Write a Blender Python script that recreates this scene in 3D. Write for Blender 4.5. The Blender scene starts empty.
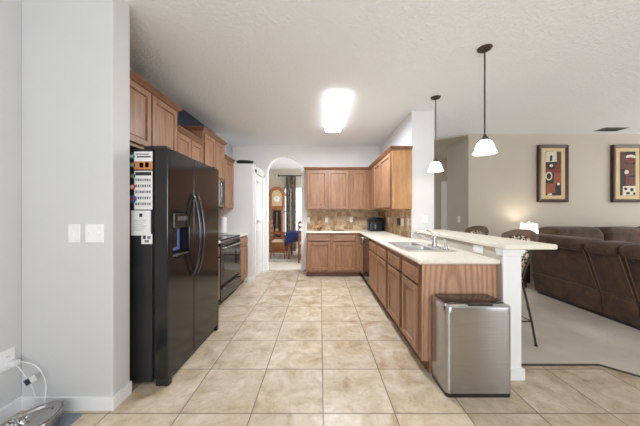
import bpy, bmesh, math, random
from mathutils import Vector, Matrix
random.seed(7)
PI = math.pi
scene = bpy.context.scene
COL = scene.collection

# ------------------------------------------------------------------ camera
cam_data = bpy.data.cameras.new('camera')
cam_data.sensor_width = 36.0
cam_data.lens = 36.0 * 252.0 / 640.0
cam_data.clip_start = 0.02
cam = bpy.data.objects.new('camera', cam_data)
COL.objects.link(cam)
cam.location = (0, 0, 1.275)
cam.rotation_euler = (PI / 2, 0, 0)
scene.camera = cam

# ------------------------------------------------------------------ colour management, world, lights
scene.view_settings.view_transform = 'Standard'
scene.view_settings.look = 'None'
scene.view_settings.gamma = 1.0
scene.view_settings.use_curve_mapping = False
scene.view_settings.exposure = 0.64
scene.cycles.max_bounces = 10
scene.cycles.diffuse_bounces = 6
scene.cycles.sample_clamp_indirect = 6.0
scene.cycles.caustics_reflective = False
scene.cycles.caustics_refractive = False

world = bpy.data.worlds.new('daylight')
scene.world = world
world.use_nodes = True
wb = world.node_tree.nodes['Background']
wb.inputs[0].default_value = (0.86, 0.93, 1.0, 1)
wb.inputs[1].default_value = 1.5


def area_light(name, loc, rot, sx, sy, power, color):
    l = bpy.data.lights.new(name, 'AREA')
    l.shape = 'RECTANGLE'
    l.size = sx; l.size_y = sy
    l.energy = power; l.color = color
    o = bpy.data.objects.new(name, l)
    o.location = loc; o.rotation_euler = rot
    COL.objects.link(o)
    return o

# daylight through the windows behind the photographer, of the living room and of the dining room
area_light('daylight_rear', (0.4, -2.74, 1.45), (PI / 2 + .75, 0, 0), 2.6, 1.9, 66, (0.91, 0.96, 1.0))
area_light('daylight_rear_far', (5.3, -2.74, 1.45), (PI / 2 + .6, 0, 0), 2.2, 1.9, 20, (0.95, 0.98, 1.0))
area_light('daylight_living', (8.14, 2.2, 1.45), (PI / 2 + .1, 0, PI / 2), 3.4, 1.9, 46, (1.0, 0.97, 0.93))
area_light('daylight_dining', (1.6, 7.2, 1.5), (PI / 2, 0, PI / 2), 1.8, 1.8, 50, (1.0, 0.98, 0.95))

# ------------------------------------------------------------------ helpers


def srgb(r, g, b):
    f = lambda c: (c / 255 / 12.92) if c / 255 <= 0.04045 else ((c / 255 + 0.055) / 1.055) ** 2.4
    return (f(r), f(g), f(b), 1)


class MB:
    def __init__(self):
        self.bm = bmesh.new()

    def hexa(self, pts, mi=0):
        """8 points: bottom loop 0-3, top loop 4-7"""
        vs = [self.bm.verts.new(p) for p in pts]
        fs = []
        for q in ((0, 3, 2, 1), (4, 5, 6, 7), (0, 1, 5, 4), (1, 2, 6, 5), (2, 3, 7, 6), (3, 0, 4, 7)):
            f = self.bm.faces.new([vs[i] for i in q]); f.material_index = mi; fs.append(f)
        return vs, fs

    def box(self, x0, x1, y0, y1, z0, z1, bev=0.0, seg=2, mi=0):
        vs, fs = self.hexa([(x0, y0, z0), (x1, y0, z0), (x1, y1, z0), (x0, y1, z0),
                            (x0, y0, z1), (x1, y0, z1), (x1, y1, z1), (x0, y1, z1)], mi)
        if bev > 0:
            es = set()
            for f in fs:
                es.update(f.edges)
            bmesh.ops.bevel(self.bm, geom=list(es), offset=bev, segments=seg, affect='EDGES', profile=0.5)
        return self

    def hexb(self, pts, bev=0.0, seg=2):
        vs, fs = self.hexa(pts)
        if bev > 0:
            es = set()
            for f in fs:
                es.update(f.edges)
            bmesh.ops.bevel(self.bm, geom=list(es), offset=bev, segments=seg, affect='EDGES', profile=0.5)
        return self

    def tube(self, pts, r, seg=10, cap=True, closed=False):
        pts = [Vector(p) for p in pts]
        n = len(pts)
        rr = r if isinstance(r, (list, tuple)) else [r] * n
        rings = []
        up = Vector((0, 0, 1))
        prev = None
        for i, p in enumerate(pts):
            if closed:
                d = pts[(i + 1) % n] - pts[i - 1]
            else:
                d = pts[min(i + 1, n - 1)] - pts[max(i - 1, 0)]
            d.normalize()
            if prev is None:
                a = d.cross(up)
                if a.length < 1e-3:
                    a = d.cross(Vector((1, 0, 0)))
            else:
                a = prev - d * prev.dot(d)
            a.normalize(); prev = a
            b = d.cross(a)
            rings.append([self.bm.verts.new(p + (a * math.cos(t) + b * math.sin(t)) * rr[i])
                          for t in [2 * PI * k / seg for k in range(seg)]])
        rng = range(n) if closed else range(n - 1)
        for i in rng:
            A, B = rings[i], rings[(i + 1) % n]
            for k in range(seg):
                self.bm.faces.new((A[k], A[(k + 1) % seg], B[(k + 1) % seg], B[k]))
        if cap and not closed:
            self.bm.faces.new(rings[0][::-1]); self.bm.faces.new(rings[-1])
        return self

    def lathe(self, prof, c=(0, 0, 0), seg=32, sx=1.0, sy=1.0):
        """prof: (radius, z) pairs from one end to the other"""
        rings = []
        for r, z in prof:
            if r < 1e-6:
                rings.append([self.bm.verts.new((c[0], c[1], c[2] + z))])
            else:
                rings.append([self.bm.verts.new((c[0] + sx * r * math.cos(2 * PI * k / seg), c[1] + sy * r * math.sin(2 * PI * k / seg), c[2] + z))
                              for k in range(seg)])
        for A, B in zip(rings, rings[1:]):
            for k in range(seg):
                k2 = (k + 1) % seg
                if len(A) == 1 and len(B) == 1:
                    continue
                if len(A) == 1:
                    self.bm.faces.new((A[0], B[k2], B[k]))
                elif len(B) == 1:
                    self.bm.faces.new((A[k], A[k2], B[0]))
                else:
                    self.bm.faces.new((A[k], A[k2], B[k2], B[k]))
        return self

    def prism(self, poly, vec):
        """poly: list of 3D points, extruded by vec"""
        v = Vector(vec)
        a = [self.bm.verts.new(p) for p in poly]
        b = [self.bm.verts.new(Vector(p) + v) for p in poly]
        n = len(poly)
        self.bm.faces.new(a[::-1]); self.bm.faces.new(b)
        for i in range(n):
            self.bm.faces.new((a[i], a[(i + 1) % n], b[(i + 1) % n], b[i]))
        return self

    def relief(self, O, u, v, n, w, h, loops):
        """rectangular relief: loops = (inset, height) going inwards; closed back"""
        O, u, v, n = Vector(O), Vector(u), Vector(v), Vector(n)
        rings = []
        for ins, ht in loops:
            rings.append([self.bm.verts.new(O + u * a + v * b + n * ht) for a, b in
                          ((ins, ins), (w - ins, ins), (w - ins, h - ins), (ins, h - ins))])
        self.bm.faces.new(rings[0][::-1])
        for A, B in zip(rings, rings[1:]):
            for k in range(4):
                self.bm.faces.new((A[k], A[(k + 1) % 4], B[(k + 1) % 4], B[k]))
        self.bm.faces.new(rings[-1])
        return self

    def grid(self, fn, nu, nv):
        vs = [[self.bm.verts.new(fn(i / nu, j / nv)) for j in range(nv + 1)] for i in range(nu + 1)]
        for i in range(nu):
            for j in range(nv):
                self.bm.faces.new((vs[i][j], vs[i + 1][j], vs[i + 1][j + 1], vs[i][j + 1]))
        return self

    def build(self, name, mat, parent=None, smooth=False, label=None, kind=None):
        bmesh.ops.recalc_face_normals(self.bm, faces=self.bm.faces)
        me = bpy.data.meshes.new(name)
        self.bm.to_mesh(me); self.bm.free()
        for m in (mat if isinstance(mat, (list, tuple)) else [mat]):
            me.materials.append(m)
        if smooth:
            for p in me.polygons:
                p.use_smooth = True
            try:
                me.set_sharp_from_angle(angle=math.radians(40))
            except Exception:
                pass
        o = bpy.data.objects.new(name, me)
        COL.objects.link(o)
        if parent is not None:
            root = parent
            off = Vector((0, 0, 0))
            while root is not None:
                off += Vector(root.location); root = root.parent
            me.transform(Matrix.Translation(-off))
            o.parent = parent
        if label: o['label'] = label
        if kind: o['kind'] = kind
        return o


def thing(name, label, cat, loc=(0, 0, 0), group=None):
    o = bpy.data.objects.new(name, None)
    COL.objects.link(o)
    o.location = loc
    o['label'] = label; o['category'] = cat
    if group: o['group'] = group
    return o


def tag(o, label, cat, group=None):
    """a thing that is one mesh: move its origin to the base of its box"""
    me = o.data
    xs = [v.co.x for v in me.vertices]; ys = [v.co.y for v in me.vertices]; zs = [v.co.z for v in me.vertices]
    c = Vector(((min(xs) + max(xs)) / 2, (min(ys) + max(ys)) / 2, min(zs)))
    me.transform(Matrix.Translation(-c)); o.location = c
    o['label'] = label; o['category'] = cat
    if group: o['group'] = group
    return o


def struct(name, mb, mat):
    return mb.build(name, mat, kind='structure')


def dup(root, loc, label=None, rotz=None):
    def cp(o, par):
        c = o.copy(); COL.objects.link(c); c.parent = par
        for ch in o.children:
            cp(ch, c)
        return c
    r = cp(root, None)
    r.location = loc
    if rotz is not None: r.rotation_euler = (0, 0, rotz)
    if label: r['label'] = label
    return r

# ------------------------------------------------------------------ materials


class NT:
    def __init__(self, name):
        self.m = bpy.data.materials.new(name); self.m.use_nodes = True
        self.t = self.m.node_tree
        self.b = self.t.nodes['Principled BSDF']

    def n(self, typ, **kw):
        nd = self.t.nodes.new(typ)
        for k, v in kw.items():
            setattr(nd, k, v)
        return nd

    def l(self, a, b):
        self.t.links.new(a, b)

    def coords(self, scale=(1, 1, 1), loc=(0, 0, 0), rot=(0, 0, 0), world=False):
        if world:
            g = self.n('ShaderNodeNewGeometry'); src = g.outputs['Position']
        else:
            g = self.n('ShaderNodeTexCoord'); src = g.outputs['Object']
        mp = self.n('ShaderNodeMapping')
        mp.inputs['Scale'].default_value = scale; mp.inputs['Location'].default_value = loc
        mp.inputs['Rotation'].default_value = rot
        self.l(src, mp.inputs['Vector'])
        return mp.outputs[0]

    def noise(self, vec, scale, detail=4, rough=0.5, dist=0.0):
        nz = self.n('ShaderNodeTexNoise')
        nz.inputs['Scale'].default_value = scale; nz.inputs['Detail'].default_value = detail
        nz.inputs['Roughness'].default_value = rough; nz.inputs['Distortion'].default_value = dist
        self.l(vec, nz.inputs['Vector'])
        return nz.outputs[0]

    def ramp(self, fac, stops):
        r = self.n('ShaderNodeValToRGB')
        el = r.color_ramp.elements
        while len(el) < len(stops): el.new(0.5)
        for e, (p, c) in zip(el, stops):
            e.position = p; e.color = c
        self.l(fac, r.inputs[0])
        return r.outputs[0]

    def mix(self, fac, a, b, mode='MIX'):
        m = self.n('ShaderNodeMix', data_type='RGBA', blend_type=mode)
        for sock, v in ((m.inputs[0], fac), (m.inputs[6], a), (m.inputs[7], b)):
            if hasattr(v, 'links'): self.l(v, sock)
            else: sock.default_value = v
        return m.outputs[2]

    def bump(self, h, strength=0.3, dist=0.01, prev=None):
        b = self.n('ShaderNodeBump')
        b.inputs['Strength'].default_value = strength; b.inputs['Distance'].default_value = dist
        self.l(h, b.inputs['Height'])
        if prev is not None: self.l(prev, b.inputs['Normal'])
        return b.outputs[0]

    def out(self, color=None, rough=None, metal=None, normal=None, **kw):
        for k, v in (('Base Color', color), ('Roughness', rough), ('Metallic', metal), ('Normal', normal)):
            if v is None: continue
            if hasattr(v, 'links'): self.l(v, self.b.inputs[k])
            else: self.b.inputs[k].default_value = v
        for k, v in kw.items():
            self.b.inputs[k.replace('_', ' ')].default_value = v
        return self.m


def plain(name, col, rough=0.5, metal=0.0, var=0.04, scale=8, bump=0.0, bscale=120, **kw):
    t = NT(name)
    v = t.coords()
    nz = t.noise(v, scale, 3)
    d = tuple(max(0, c * (1 - var)) for c in col[:3]) + (1,)
    u = tuple(min(1, c * (1 + var)) for c in col[:3]) + (1,)
    c = t.ramp(nz, [(0.3, d), (0.7, u)])
    nrm = None
    if bump > 0:
        nrm = t.bump(t.noise(v, bscale, 3), bump, 0.004)
    return t.out(color=c, rough=rough, metal=metal, normal=nrm, **kw)


def emis(name, col, strength, base=(0.9, 0.9, 0.9, 1)):
    t = NT(name)
    t.out(color=base, rough=0.3)
    t.b.inputs['Emission Color'].default_value = col
    t.b.inputs['Emission Strength'].default_value = strength
    return t.m


def wood(name, light, dark, grain_axis=2, rough=0.38, band=22.0, fine=1.0):
    t = NT(name)
    sc = [1.0, 1.0, 1.0]; sc[grain_axis] = 0.09
    v = t.coords(scale=tuple(sc), world=True)
    n1 = t.noise(v, band, 5, 0.6, 1.2)
    n2 = t.noise(v, 160, 3, 0.7)
    n3 = t.noise(t.coords(world=True), 2.2, 2)
    c1 = t.ramp(n1, [(0.34, dark), (0.62, light)])
    c2 = t.ramp(n2, [(0.35, (0.72, 0.66, 0.60, 1)), (0.62, (1, 1, 1, 1))])
    c3 = t.ramp(n3, [(0.3, (0.90, 0.88, 0.86, 1)), (0.7, (1, 1, 1, 1))])
    c = t.mix(0.55 * fine, c1, t.mix(1.0, c1, c2, 'MULTIPLY'))
    c = t.mix(1.0, c, c3, 'MULTIPLY')
    return t.out(color=c, rough=rough, normal=t.bump(n2, 0.12, 0.002))


def figured_wood(name, light, dark):
    """veneer with cathedral figure running up the panel"""
    t = NT(name)
    v = t.coords(scale=(1.0, 1.0, 0.13), loc=(-1.06, 0, -0.03), world=True)
    w = t.n('ShaderNodeTexWave', wave_type='RINGS', rings_direction='Y')
    w.inputs['Scale'].default_value = 8.0; w.inputs['Distortion'].default_value = 2.6
    w.inputs['Detail'].default_value = 2.5; w.inputs['Detail Scale'].default_value = 1.6
    t.l(v, w.inputs['Vector'])
    n2 = t.noise(t.coords(scale=(1, 1, 0.06), world=True), 150, 3, 0.7)
    c = t.ramp(w.outputs[0], [(0.1, dark), (0.75, light)])
    c2 = t.ramp(n2, [(0.35, (0.8, 0.74, 0.68, 1)), (0.6, (1, 1, 1, 1))])
    return t.out(color=t.mix(1.0, c, c2, 'MULTIPLY'), rough=0.42)


M = {}
WALL = srgb(206, 206, 206)
M['wall'] = plain('wall_paint', WALL, 0.75, var=0.01, scale=3, bump=0.12, bscale=55)
M['wall_white'] = plain('white_wall_paint', srgb(226, 226, 227), 0.75, var=0.01, scale=3, bump=0.12, bscale=55)
M['wall_tan'] = plain('beige_wall_paint', srgb(190, 181, 167), 0.8, var=0.015, scale=3, bump=0.12, bscale=55)
M['wall_back'] = plain('back_wall_paint', srgb(238, 236, 234), 0.75, var=0.01, scale=3, bump=0.12, bscale=55)
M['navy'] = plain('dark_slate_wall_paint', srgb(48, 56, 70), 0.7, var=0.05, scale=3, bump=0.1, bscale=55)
M['trim'] = plain('white_trim_paint', srgb(236, 237, 238), 0.4, var=0.01)
M['plastic_white'] = plain('white_plastic', srgb(238, 238, 238), 0.35, var=0.01)
M['plastic_grey'] = plain('grey_plastic', srgb(120, 122, 126), 0.4, var=0.02)
M['black_gloss'] = plain('black_gloss_enamel', (0.011, 0.010, 0.010, 1), 0.13, var=0.1, scale=5)
M['black_side'] = plain('black_textured_enamel', (0.018, 0.018, 0.020, 1), 0.42, var=0.15, scale=5, bump=0.12, bscale=220)
M['black_plastic'] = plain('black_plastic', (0.014, 0.014, 0.015, 1), 0.35, var=0.1)
M['black_glass'] = plain('black_glass', (0.008, 0.008, 0.009, 1), 0.04, var=0.1)
M['dark_metal'] = plain('dark_bronze_metal', srgb(74, 66, 60), 0.4, 0.7, var=0.1)
M['chrome'] = plain('chrome', (0.62, 0.62, 0.64, 1), 0.12, 1.0, var=0.02)
M['slate_metal'] = plain('grey_metal', (0.34, 0.34, 0.36, 1), 0.25, 0.9, var=0.05)
M['black_chrome'] = plain('polished_black_metal', (0.09, 0.09, 0.10, 1), 0.16, 0.8, var=0.05)

t = NT('brushed_stainless')
v = t.coords(scale=(1, 1, 90))
nz = t.noise(v, 6, 3)
c = t.ramp(nz, [(0.3, (0.40, 0.39, 0.39, 1)), (0.7, (0.49, 0.48, 0.48, 1))])
M['steel'] = t.out(color=c, rough=0.25, metal=1.0, normal=t.bump(nz, 0.02, 0.001), Anisotropic=0.92, Anisotropic_Rotation=0.25)
t = NT('sink_stainless')
v = t.coords(scale=(60, 1, 1))
nz = t.noise(v, 6, 3)
M['steel_sink'] = t.out(color=t.ramp(nz, [(0.3, (0.72, 0.71, 0.70, 1)), (0.7, (0.84, 0.83, 0.82, 1))]), rough=0.36, metal=1.0)

OL, OD = srgb(176, 132, 101), srgb(142, 102, 74)
M['oak'] = wood('oak_vertical_grain', OL, OD, 2)
M['oak_h'] = wood('oak_horizontal_grain', OL, OD, 0)
M['oak_hy'] = wood('oak_horizontal_grain_side', OL, OD, 1)
M['oak_lit'] = wood('lamplit_oak_veneer', srgb(208, 160, 112), srgb(186, 134, 88), 2, band=14)  # lighter golden oak: pendant light put into the end panel colour
M['oak_fig'] = figured_wood('figured_oak_veneer', srgb(198, 158, 132), srgb(174, 132, 106))
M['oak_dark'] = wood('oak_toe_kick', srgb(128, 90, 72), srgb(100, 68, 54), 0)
M['crown'] = wood('oak_crown', srgb(150, 106, 78), srgb(120, 82, 58), 1)
M['crown_x'] = wood('oak_crown_side', srgb(150, 106, 78), srgb(120, 82, 58), 0)
M['honey'] = wood('honey_oak', srgb(178, 114, 62), srgb(140, 82, 40), 2)
M['chair_wood'] = wood('warm_chair_wood', srgb(160, 96, 52), srgb(112, 62, 32), 2)

# floor tile 18 inch travertine look
t = NT('travertine_floor_tile')
T = 0.4565
v = t.coords(world=True, scale=(1 / T, 1 / T, 1 / T), loc=(-0.02 / T + 20, -1.602 / T + 20, 0))
br = t.n('ShaderNodeTexBrick', offset=0.0, squash=1.0)
br.inputs['Scale'].default_value = 1.0
br.inputs['Mortar Size'].default_value = 0.0085
br.inputs['Mortar Smooth'].default_value = 0.15
br.inputs['Bias'].default_value = 0.0
br.inputs['Brick Width'].default_value = 1.0
br.inputs['Row Height'].default_value = 1.0
br.inputs['Color1'].default_value = (0.90, 0.90, 0.90, 1)
br.inputs['Color2'].default_value = (1, 1, 1, 1)
br.inputs['Mortar'].default_value = (1, 1, 1, 1)
t.l(v, br.inputs['Vector'])
w1 = t.coords(world=True)
# per-tile offset of the cloud pattern
sep = t.n('ShaderNodeVectorMath', operation='FLOOR'); t.l(v, sep.inputs[0])
mul = t.n('ShaderNodeVectorMath', operation='MULTIPLY'); t.l(sep.outputs[0], mul.inputs[0]); mul.inputs[1].default_value = (3.7, 5.3, 0)
add = t.n('ShaderNodeVectorMath', operation='ADD'); t.l(w1, add.inputs[0]); t.l(mul.outputs[0], add.inputs[1])
n1 = t.noise(add.outputs[0], 4.5, 7, 0.66, 0.6)
n2 = t.noise(add.outputs[0], 22, 5, 0.7, 0.3)
c = t.ramp(n1, [(0.30, srgb(172, 146, 114)), (0.45, srgb(205, 185, 158)), (0.64, srgb(226, 210, 191))])
c2 = t.ramp(n2, [(0.30, (0.80, 0.76, 0.70, 1)), (0.50, (1, 1, 1, 1))])
c = t.mix(0.7, c, t.mix(1.0, c, c2, 'MULTIPLY'))
c = t.mix(1.0, c, br.outputs[0], 'MULTIPLY')
c = t.mix(br.outputs[1], c, srgb(128, 112, 96))
inv = t.n('ShaderNodeMath', operation='SUBTRACT'); inv.inputs[0].default_value = 1.0; t.l(br.outputs[1], inv.inputs[1])
M['tile'] = t.out(color=c, rough=0.32, normal=t.bump(inv.outputs[0], 0.4, 0.004))

# tumbled stone backsplash
t = NT('tumbled_stone_backsplash')
g = t.n('ShaderNodeNewGeometry')
sx = t.n('ShaderNodeSeparateXYZ'); t.l(g.outputs['Position'], sx.inputs[0])
ad = t.n('ShaderNodeMath', operation='ADD'); t.l(sx.outputs[0], ad.inputs[0]); t.l(sx.outputs[1], ad.inputs[1])
cb = t.n('ShaderNodeCombineXYZ'); t.l(ad.outputs[0], cb.inputs[0]); t.l(sx.outputs[2], cb.inputs[1])
br = t.n('ShaderNodeTexBrick', offset=0.5, squash=1.0)
br.inputs['Scale'].default_value = 10.0
br.inputs['Mortar Size'].default_value = 0.03
br.inputs['Mortar Smooth'].default_value = 0.3
br.inputs['Brick Width'].default_value = 1.0; br.inputs['Row Height'].default_value = 1.0
br.inputs['Color1'].default_value = srgb(168, 132, 92)
br.inputs['Color2'].default_value = srgb(222, 198, 160)
br.inputs['Mortar'].default_value = srgb(196, 182, 160)
t.l(cb.outputs[0], br.inputs['Vector'])
n1 = t.noise(g.outputs['Position'], 18, 5, 0.65)
c2 = t.ramp(n1, [(0.32, (0.62, 0.54, 0.42, 1)), (0.60, (1, 1, 1, 1))])
c = t.mix(1.0, br.outputs[0], c2, 'MULTIPLY')
M['splash'] = t.out(color=c, rough=0.5, normal=t.bump(n1, 0.3, 0.004))

# ceiling knockdown
t = NT('knockdown_ceiling')
v = t.coords(world=True)
n1 = t.noise(v, 32, 4, 0.55, 0.4)
c1 = t.ramp(n1, [(0.44, (0, 0, 0, 1)), (0.56, (1, 1, 1, 1))])
M['ceiling'] = t.out(color=srgb(245, 249, 253), rough=0.85, normal=t.bump(c1, 0.55, 0.007))

# countertop
t = NT('cream_speckled_laminate')
v = t.coords(world=True)
n1 = t.noise(v, 160, 4, 0.7)
M['counter'] = t.out(color=t.ramp(n1, [(0.36, srgb(214, 202, 184)), (0.46, srgb(234, 226, 212)), (0.7, srgb(240, 234, 223))]), rough=0.28)

# carpet
t = NT('beige_carpet')
v = t.coords(world=True)
n1 = t.noise(v, 260, 4, 0.8)
n2 = t.noise(v, 5, 3)
c = t.mix(1.0, t.ramp(n1, [(0.3, srgb(206, 194, 180)), (0.7, srgb(240, 231, 220))]), t.ramp(n2, [(0.3, (0.9, 0.9, 0.9, 1)), (0.7, (1, 1, 1, 1))]), 'MULTIPLY')
M['carpet'] = t.out(color=c, rough=0.95, normal=t.bump(n1, 0.7, 0.01))

# sofa suede
t = NT('brown_microsuede')
v = t.coords(world=True)
n1 = t.noise(v, 7, 5, 0.65, 0.5)
n2 = t.noise(v, 300, 2)
c = t.ramp(n1, [(0.3, srgb(50, 35, 27)), (0.7, srgb(94, 68, 51))])
M['suede'] = t.out(color=c, rough=0.85, normal=t.bump(n2, 0.25, 0.002), Sheen_Weight=0.12, Sheen_Roughness=0.4)
M['piping'] = plain('tan_piping', srgb(122, 98, 78), 0.8)
M['stool_wood'] = wood('dark_walnut', srgb(104, 78, 60), srgb(72, 52, 40), 1)

t = NT('animal_print_fabric')
v = t.coords(world=True)
n1 = t.noise(v, 28, 2, 0.5, 1.5)
M['print'] = t.out(color=t.ramp(n1, [(0.47, srgb(225, 208, 180)), (0.50, srgb(24, 20, 18))]), rough=0.9)

t = NT('patterned_curtain_fabric')
v = t.coords(world=True, scale=(1, 1, 0.6))
vo = t.n('ShaderNodeTexVoronoi', feature='F1'); vo.inputs['Scale'].default_value = 9.0; t.l(v, vo.inputs['Vector'])
M['curtain'] = t.out(color=t.ramp(vo.outputs[0], [(0.2, srgb(150, 128, 96)), (0.42, srgb(78, 68, 58)), (0.6, srgb(118, 112, 100))]), rough=0.9)

M['navy_cloth'] = plain('navy_blue_cloth', srgb(30, 48, 98), 0.85, var=0.1, scale=20, bump=0.2)
M['rug'] = None
t = NT('grey_patterned_rug')
v = t.coords(world=True)
n1 = t.noise(v, 9, 4, 0.6, 1.0)
M['rug'] = t.out(color=t.ramp(n1, [(0.42, srgb(150, 146, 138)), (0.52, srgb(206, 200, 188)), (0.62, srgb(168, 164, 156))]), rough=0.95)
M['cushion'] = plain('cream_cushion', srgb(214, 196, 168), 0.9)
M['glass'] = NT('clear_glass').out(color=(1, 1, 1, 1), rough=0.02, Transmission_Weight=1.0, IOR=1.1)
M['shade'] = emis('lit_frosted_glass', (1.0, 0.92, 0.84, 1), 1.15)
M['lamp_shade'] = emis('lit_fabric_shade', (1.0, 0.90, 0.80, 1), 1.0)
M['diffuser'] = emis('fluorescent_diffuser', (0.95, 0.98, 1.0, 1), 2.4)
M['paper'] = plain('white_paper', srgb(232, 232, 230), 0.7, var=0.02)
M['ink'] = plain('dark_ink', srgb(50, 50, 56), 0.7)
M['red'] = plain('red_plastic', srgb(188, 50, 44), 0.5)
M['blue'] = plain('blue_plastic', srgb(46, 110, 160), 0.5)
M['teal'] = plain('teal_plastic', srgb(50, 140, 130), 0.5)
M['yellow'] = plain('yellow_plastic', srgb(224, 186, 70), 0.5)
M['orange'] = plain('orange_print', srgb(206, 132, 70), 0.6)
M['led'] = emis('dispenser_lamp', (0.35, 0.5, 1.0, 1), 0.12, (0.05, 0.05, 0.2, 1))
M['frame_dark'] = wood('dark_picture_frame', srgb(78, 48, 36), srgb(48, 28, 22), 2)
M['gilt'] = plain('gilt_inner_frame', srgb(176, 148, 104), 0.4, 0.3, var=0.15)
M['mat_tan'] = plain('tan_mat_board', srgb(202, 178, 138), 0.8)
for k, cc in (('art_black', (36, 30, 30)), ('art_rust', (138, 72, 46)), ('art_brown', (88, 52, 40)), ('art_cream', (206, 198, 180)), ('art_red', (112, 44, 34))):
    M[k] = plain(k + '_paint', srgb(*cc), 0.7, var=0.12, scale=25)
M['copper'] = plain('copper_wire', srgb(190, 130, 80), 0.35, 0.8)
M['dish'] = plain('dark_brown_glaze', srgb(60, 36, 24), 0.4)
M['cork'] = plain('olive_brown_mat', srgb(140, 124, 92), 0.8)
M['toaster'] = plain('black_blue_appliance', (0.008, 0.016, 0.022, 1), 0.15, var=0.1)
M['blue_mat'] = plain('blue_grey_mat', srgb(122, 134, 144), 0.85, var=0.25, scale=60)
M['vent'] = plain('grey_vent_metal', srgb(150, 146, 140), 0.5)
M['cord_clear'] = plain('white_vinyl_cord', srgb(225, 226, 226), 0.3)

def rstack(mb, x0, x1, y0, y1, r, levels, seg=6):
    """rounded-rectangle stack; levels = (inset, z) from bottom to top"""
    rings = []
    for ins, z in levels:
        a0, a1, b0, b1 = x0 + ins, x1 - ins, y0 + ins, y1 - ins
        rr = max(0.002, min(r - ins * 0.5, (a1 - a0) / 2.01, (b1 - b0) / 2.01))
        ring = []
        for cx, cy, s in ((a1 - rr, b1 - rr, 0), (a0 + rr, b1 - rr, 1), (a0 + rr, b0 + rr, 2), (a1 - rr, b0 + rr, 3)):
            for k in range(seg + 1):
                t_ = (s + k / seg) * PI / 2
                ring.append(mb.bm.verts.new((cx + rr * math.cos(t_), cy + rr * math.sin(t_), z)))
        rings.append(ring)
    n = len(rings[0])
    for A, B in zip(rings, rings[1:]):
        for k in range(n):
            mb.bm.faces.new((A[k], A[(k + 1) % n], B[(k + 1) % n], B[k]))
    mb.bm.faces.new(rings[0][::-1]); mb.bm.faces.new(rings[-1])
    return mb


# ================================================================== THE SETTING
CEIL = 2.75
YB = 5.58       # kitchen side of the wall with the arch
struct('floor', MB().box(-2.3, 8.2, -2.8, 8.6, -0.12, 0.0), M['tile'])
m = MB()
poly = [(1.54, 2.107), (2.33, 2.107), (5.2, -0.76), (8.2, -0.76), (8.2, 8.4), (1.65, 8.4), (1.65, 3.64), (1.54, 3.64)]
m.prism([(x, y, 0.0) for x, y in poly], (0, 0, 0.012))
struct('floor_living', m, M['carpet'])
struct('floor_dining', MB().box(-1.94, 1.65, YB + 0.04, 8.4, 0.0, 0.012), M['carpet'])
m = MB()
m.tube([(1.55, 2.107, 0.006), (2.33, 2.107, 0.006), (5.2, -0.76, 0.006)], 0.009, 8)
struct('trim_1', m, M['dark_metal'])

struct('ceiling', MB().box(-2.3, 8.2, -2.8, 8.6, CEIL, CEIL + 0.12), M['ceiling'])

struct('wall_left', MB().box(-2.08, -1.94, -2.8, 1.79, 0, CEIL), M['wall'])
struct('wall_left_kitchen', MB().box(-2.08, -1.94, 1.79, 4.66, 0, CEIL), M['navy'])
struct('wall_left_far', MB().box(-2.08, -1.94, 4.66, 8.4, 0, CEIL), M['wall'])
struct('wall_front', MB().box(-1.94, -1.345, 1.635, 1.785, 0, CEIL, 0.006), M['wall'])

# walls behind the photographer and at the far side of the living room, with their window openings
m = MB()
for x0, x1, z0, z1 in ((-2.08, -.95, 0, CEIL), (1.75, 4.15, 0, CEIL), (6.45, 8.3, 0, CEIL), (-.95, 1.75, 0, .45), (-.95, 1.75, 2.45, CEIL), (4.15, 6.45, 0, .45), (4.15, 6.45, 2.45, CEIL)):
    m.box(x0, x1, -2.92, -2.78, z0, z1)
struct('wall_rear', m, M['wall_tan'])
m = MB()
for y0, y1, z0, z1 in ((-2.78, .45, 0, CEIL), (3.95, 4.70, 0, CEIL), (.45, 3.95, 0, .45), (.45, 3.95, 2.45, CEIL)):
    m.box(8.2, 8.34, y0, y1, z0, z1)
struct('wall_living_right', m, M['wall_tan'])

# wall with the arch
AX0, AX1, AC = -1.165, -0.415, -0.79
AR = 0.375
SPR = 2.15
m = MB()
m.box(-1.94, AX0, YB, YB + 0.14, 0, CEIL)
m.box(AX1, 1.65, YB, YB + 0.14, 0, CEIL)
poly = [(AX0, YB, SPR)]
for k in range(1, 24):
    a = PI - PI * k / 24
    poly.append((AC + AR * math.cos(a), YB, SPR + AR * math.sin(a)))
poly += [(AX1, YB, SPR), (AX1, YB, CEIL), (AX0, YB, CEIL)]
m.prism(poly, (0, 0.14, 0))
struct('wall_back', m, M['wall_back'])

# wall behind the right upper cabinets, and its end
struct('wall_right', MB().box(1.325, 1.65, 3.64, YB, 0, CEIL, 0.005), M['wall_white'])
# half wall that carries the bar
struct('wall_half', MB().box(1.41, 1.54, 1.95, 3.64, 0, 1.0), M['wall_tan'])
m = MB()
m.box(1.405, 1.545, 1.932, 1.952, 0.0, 1.0, 0.003)
m.box(1.397, 1.553, 1.922, 2.0, 0.945, 1.0, 0.004)
m.box(1.389, 1.561, 1.912, 2.0, 0.972, 1.0, 0.004)
struct('trim_2', m, M['trim'])

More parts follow.
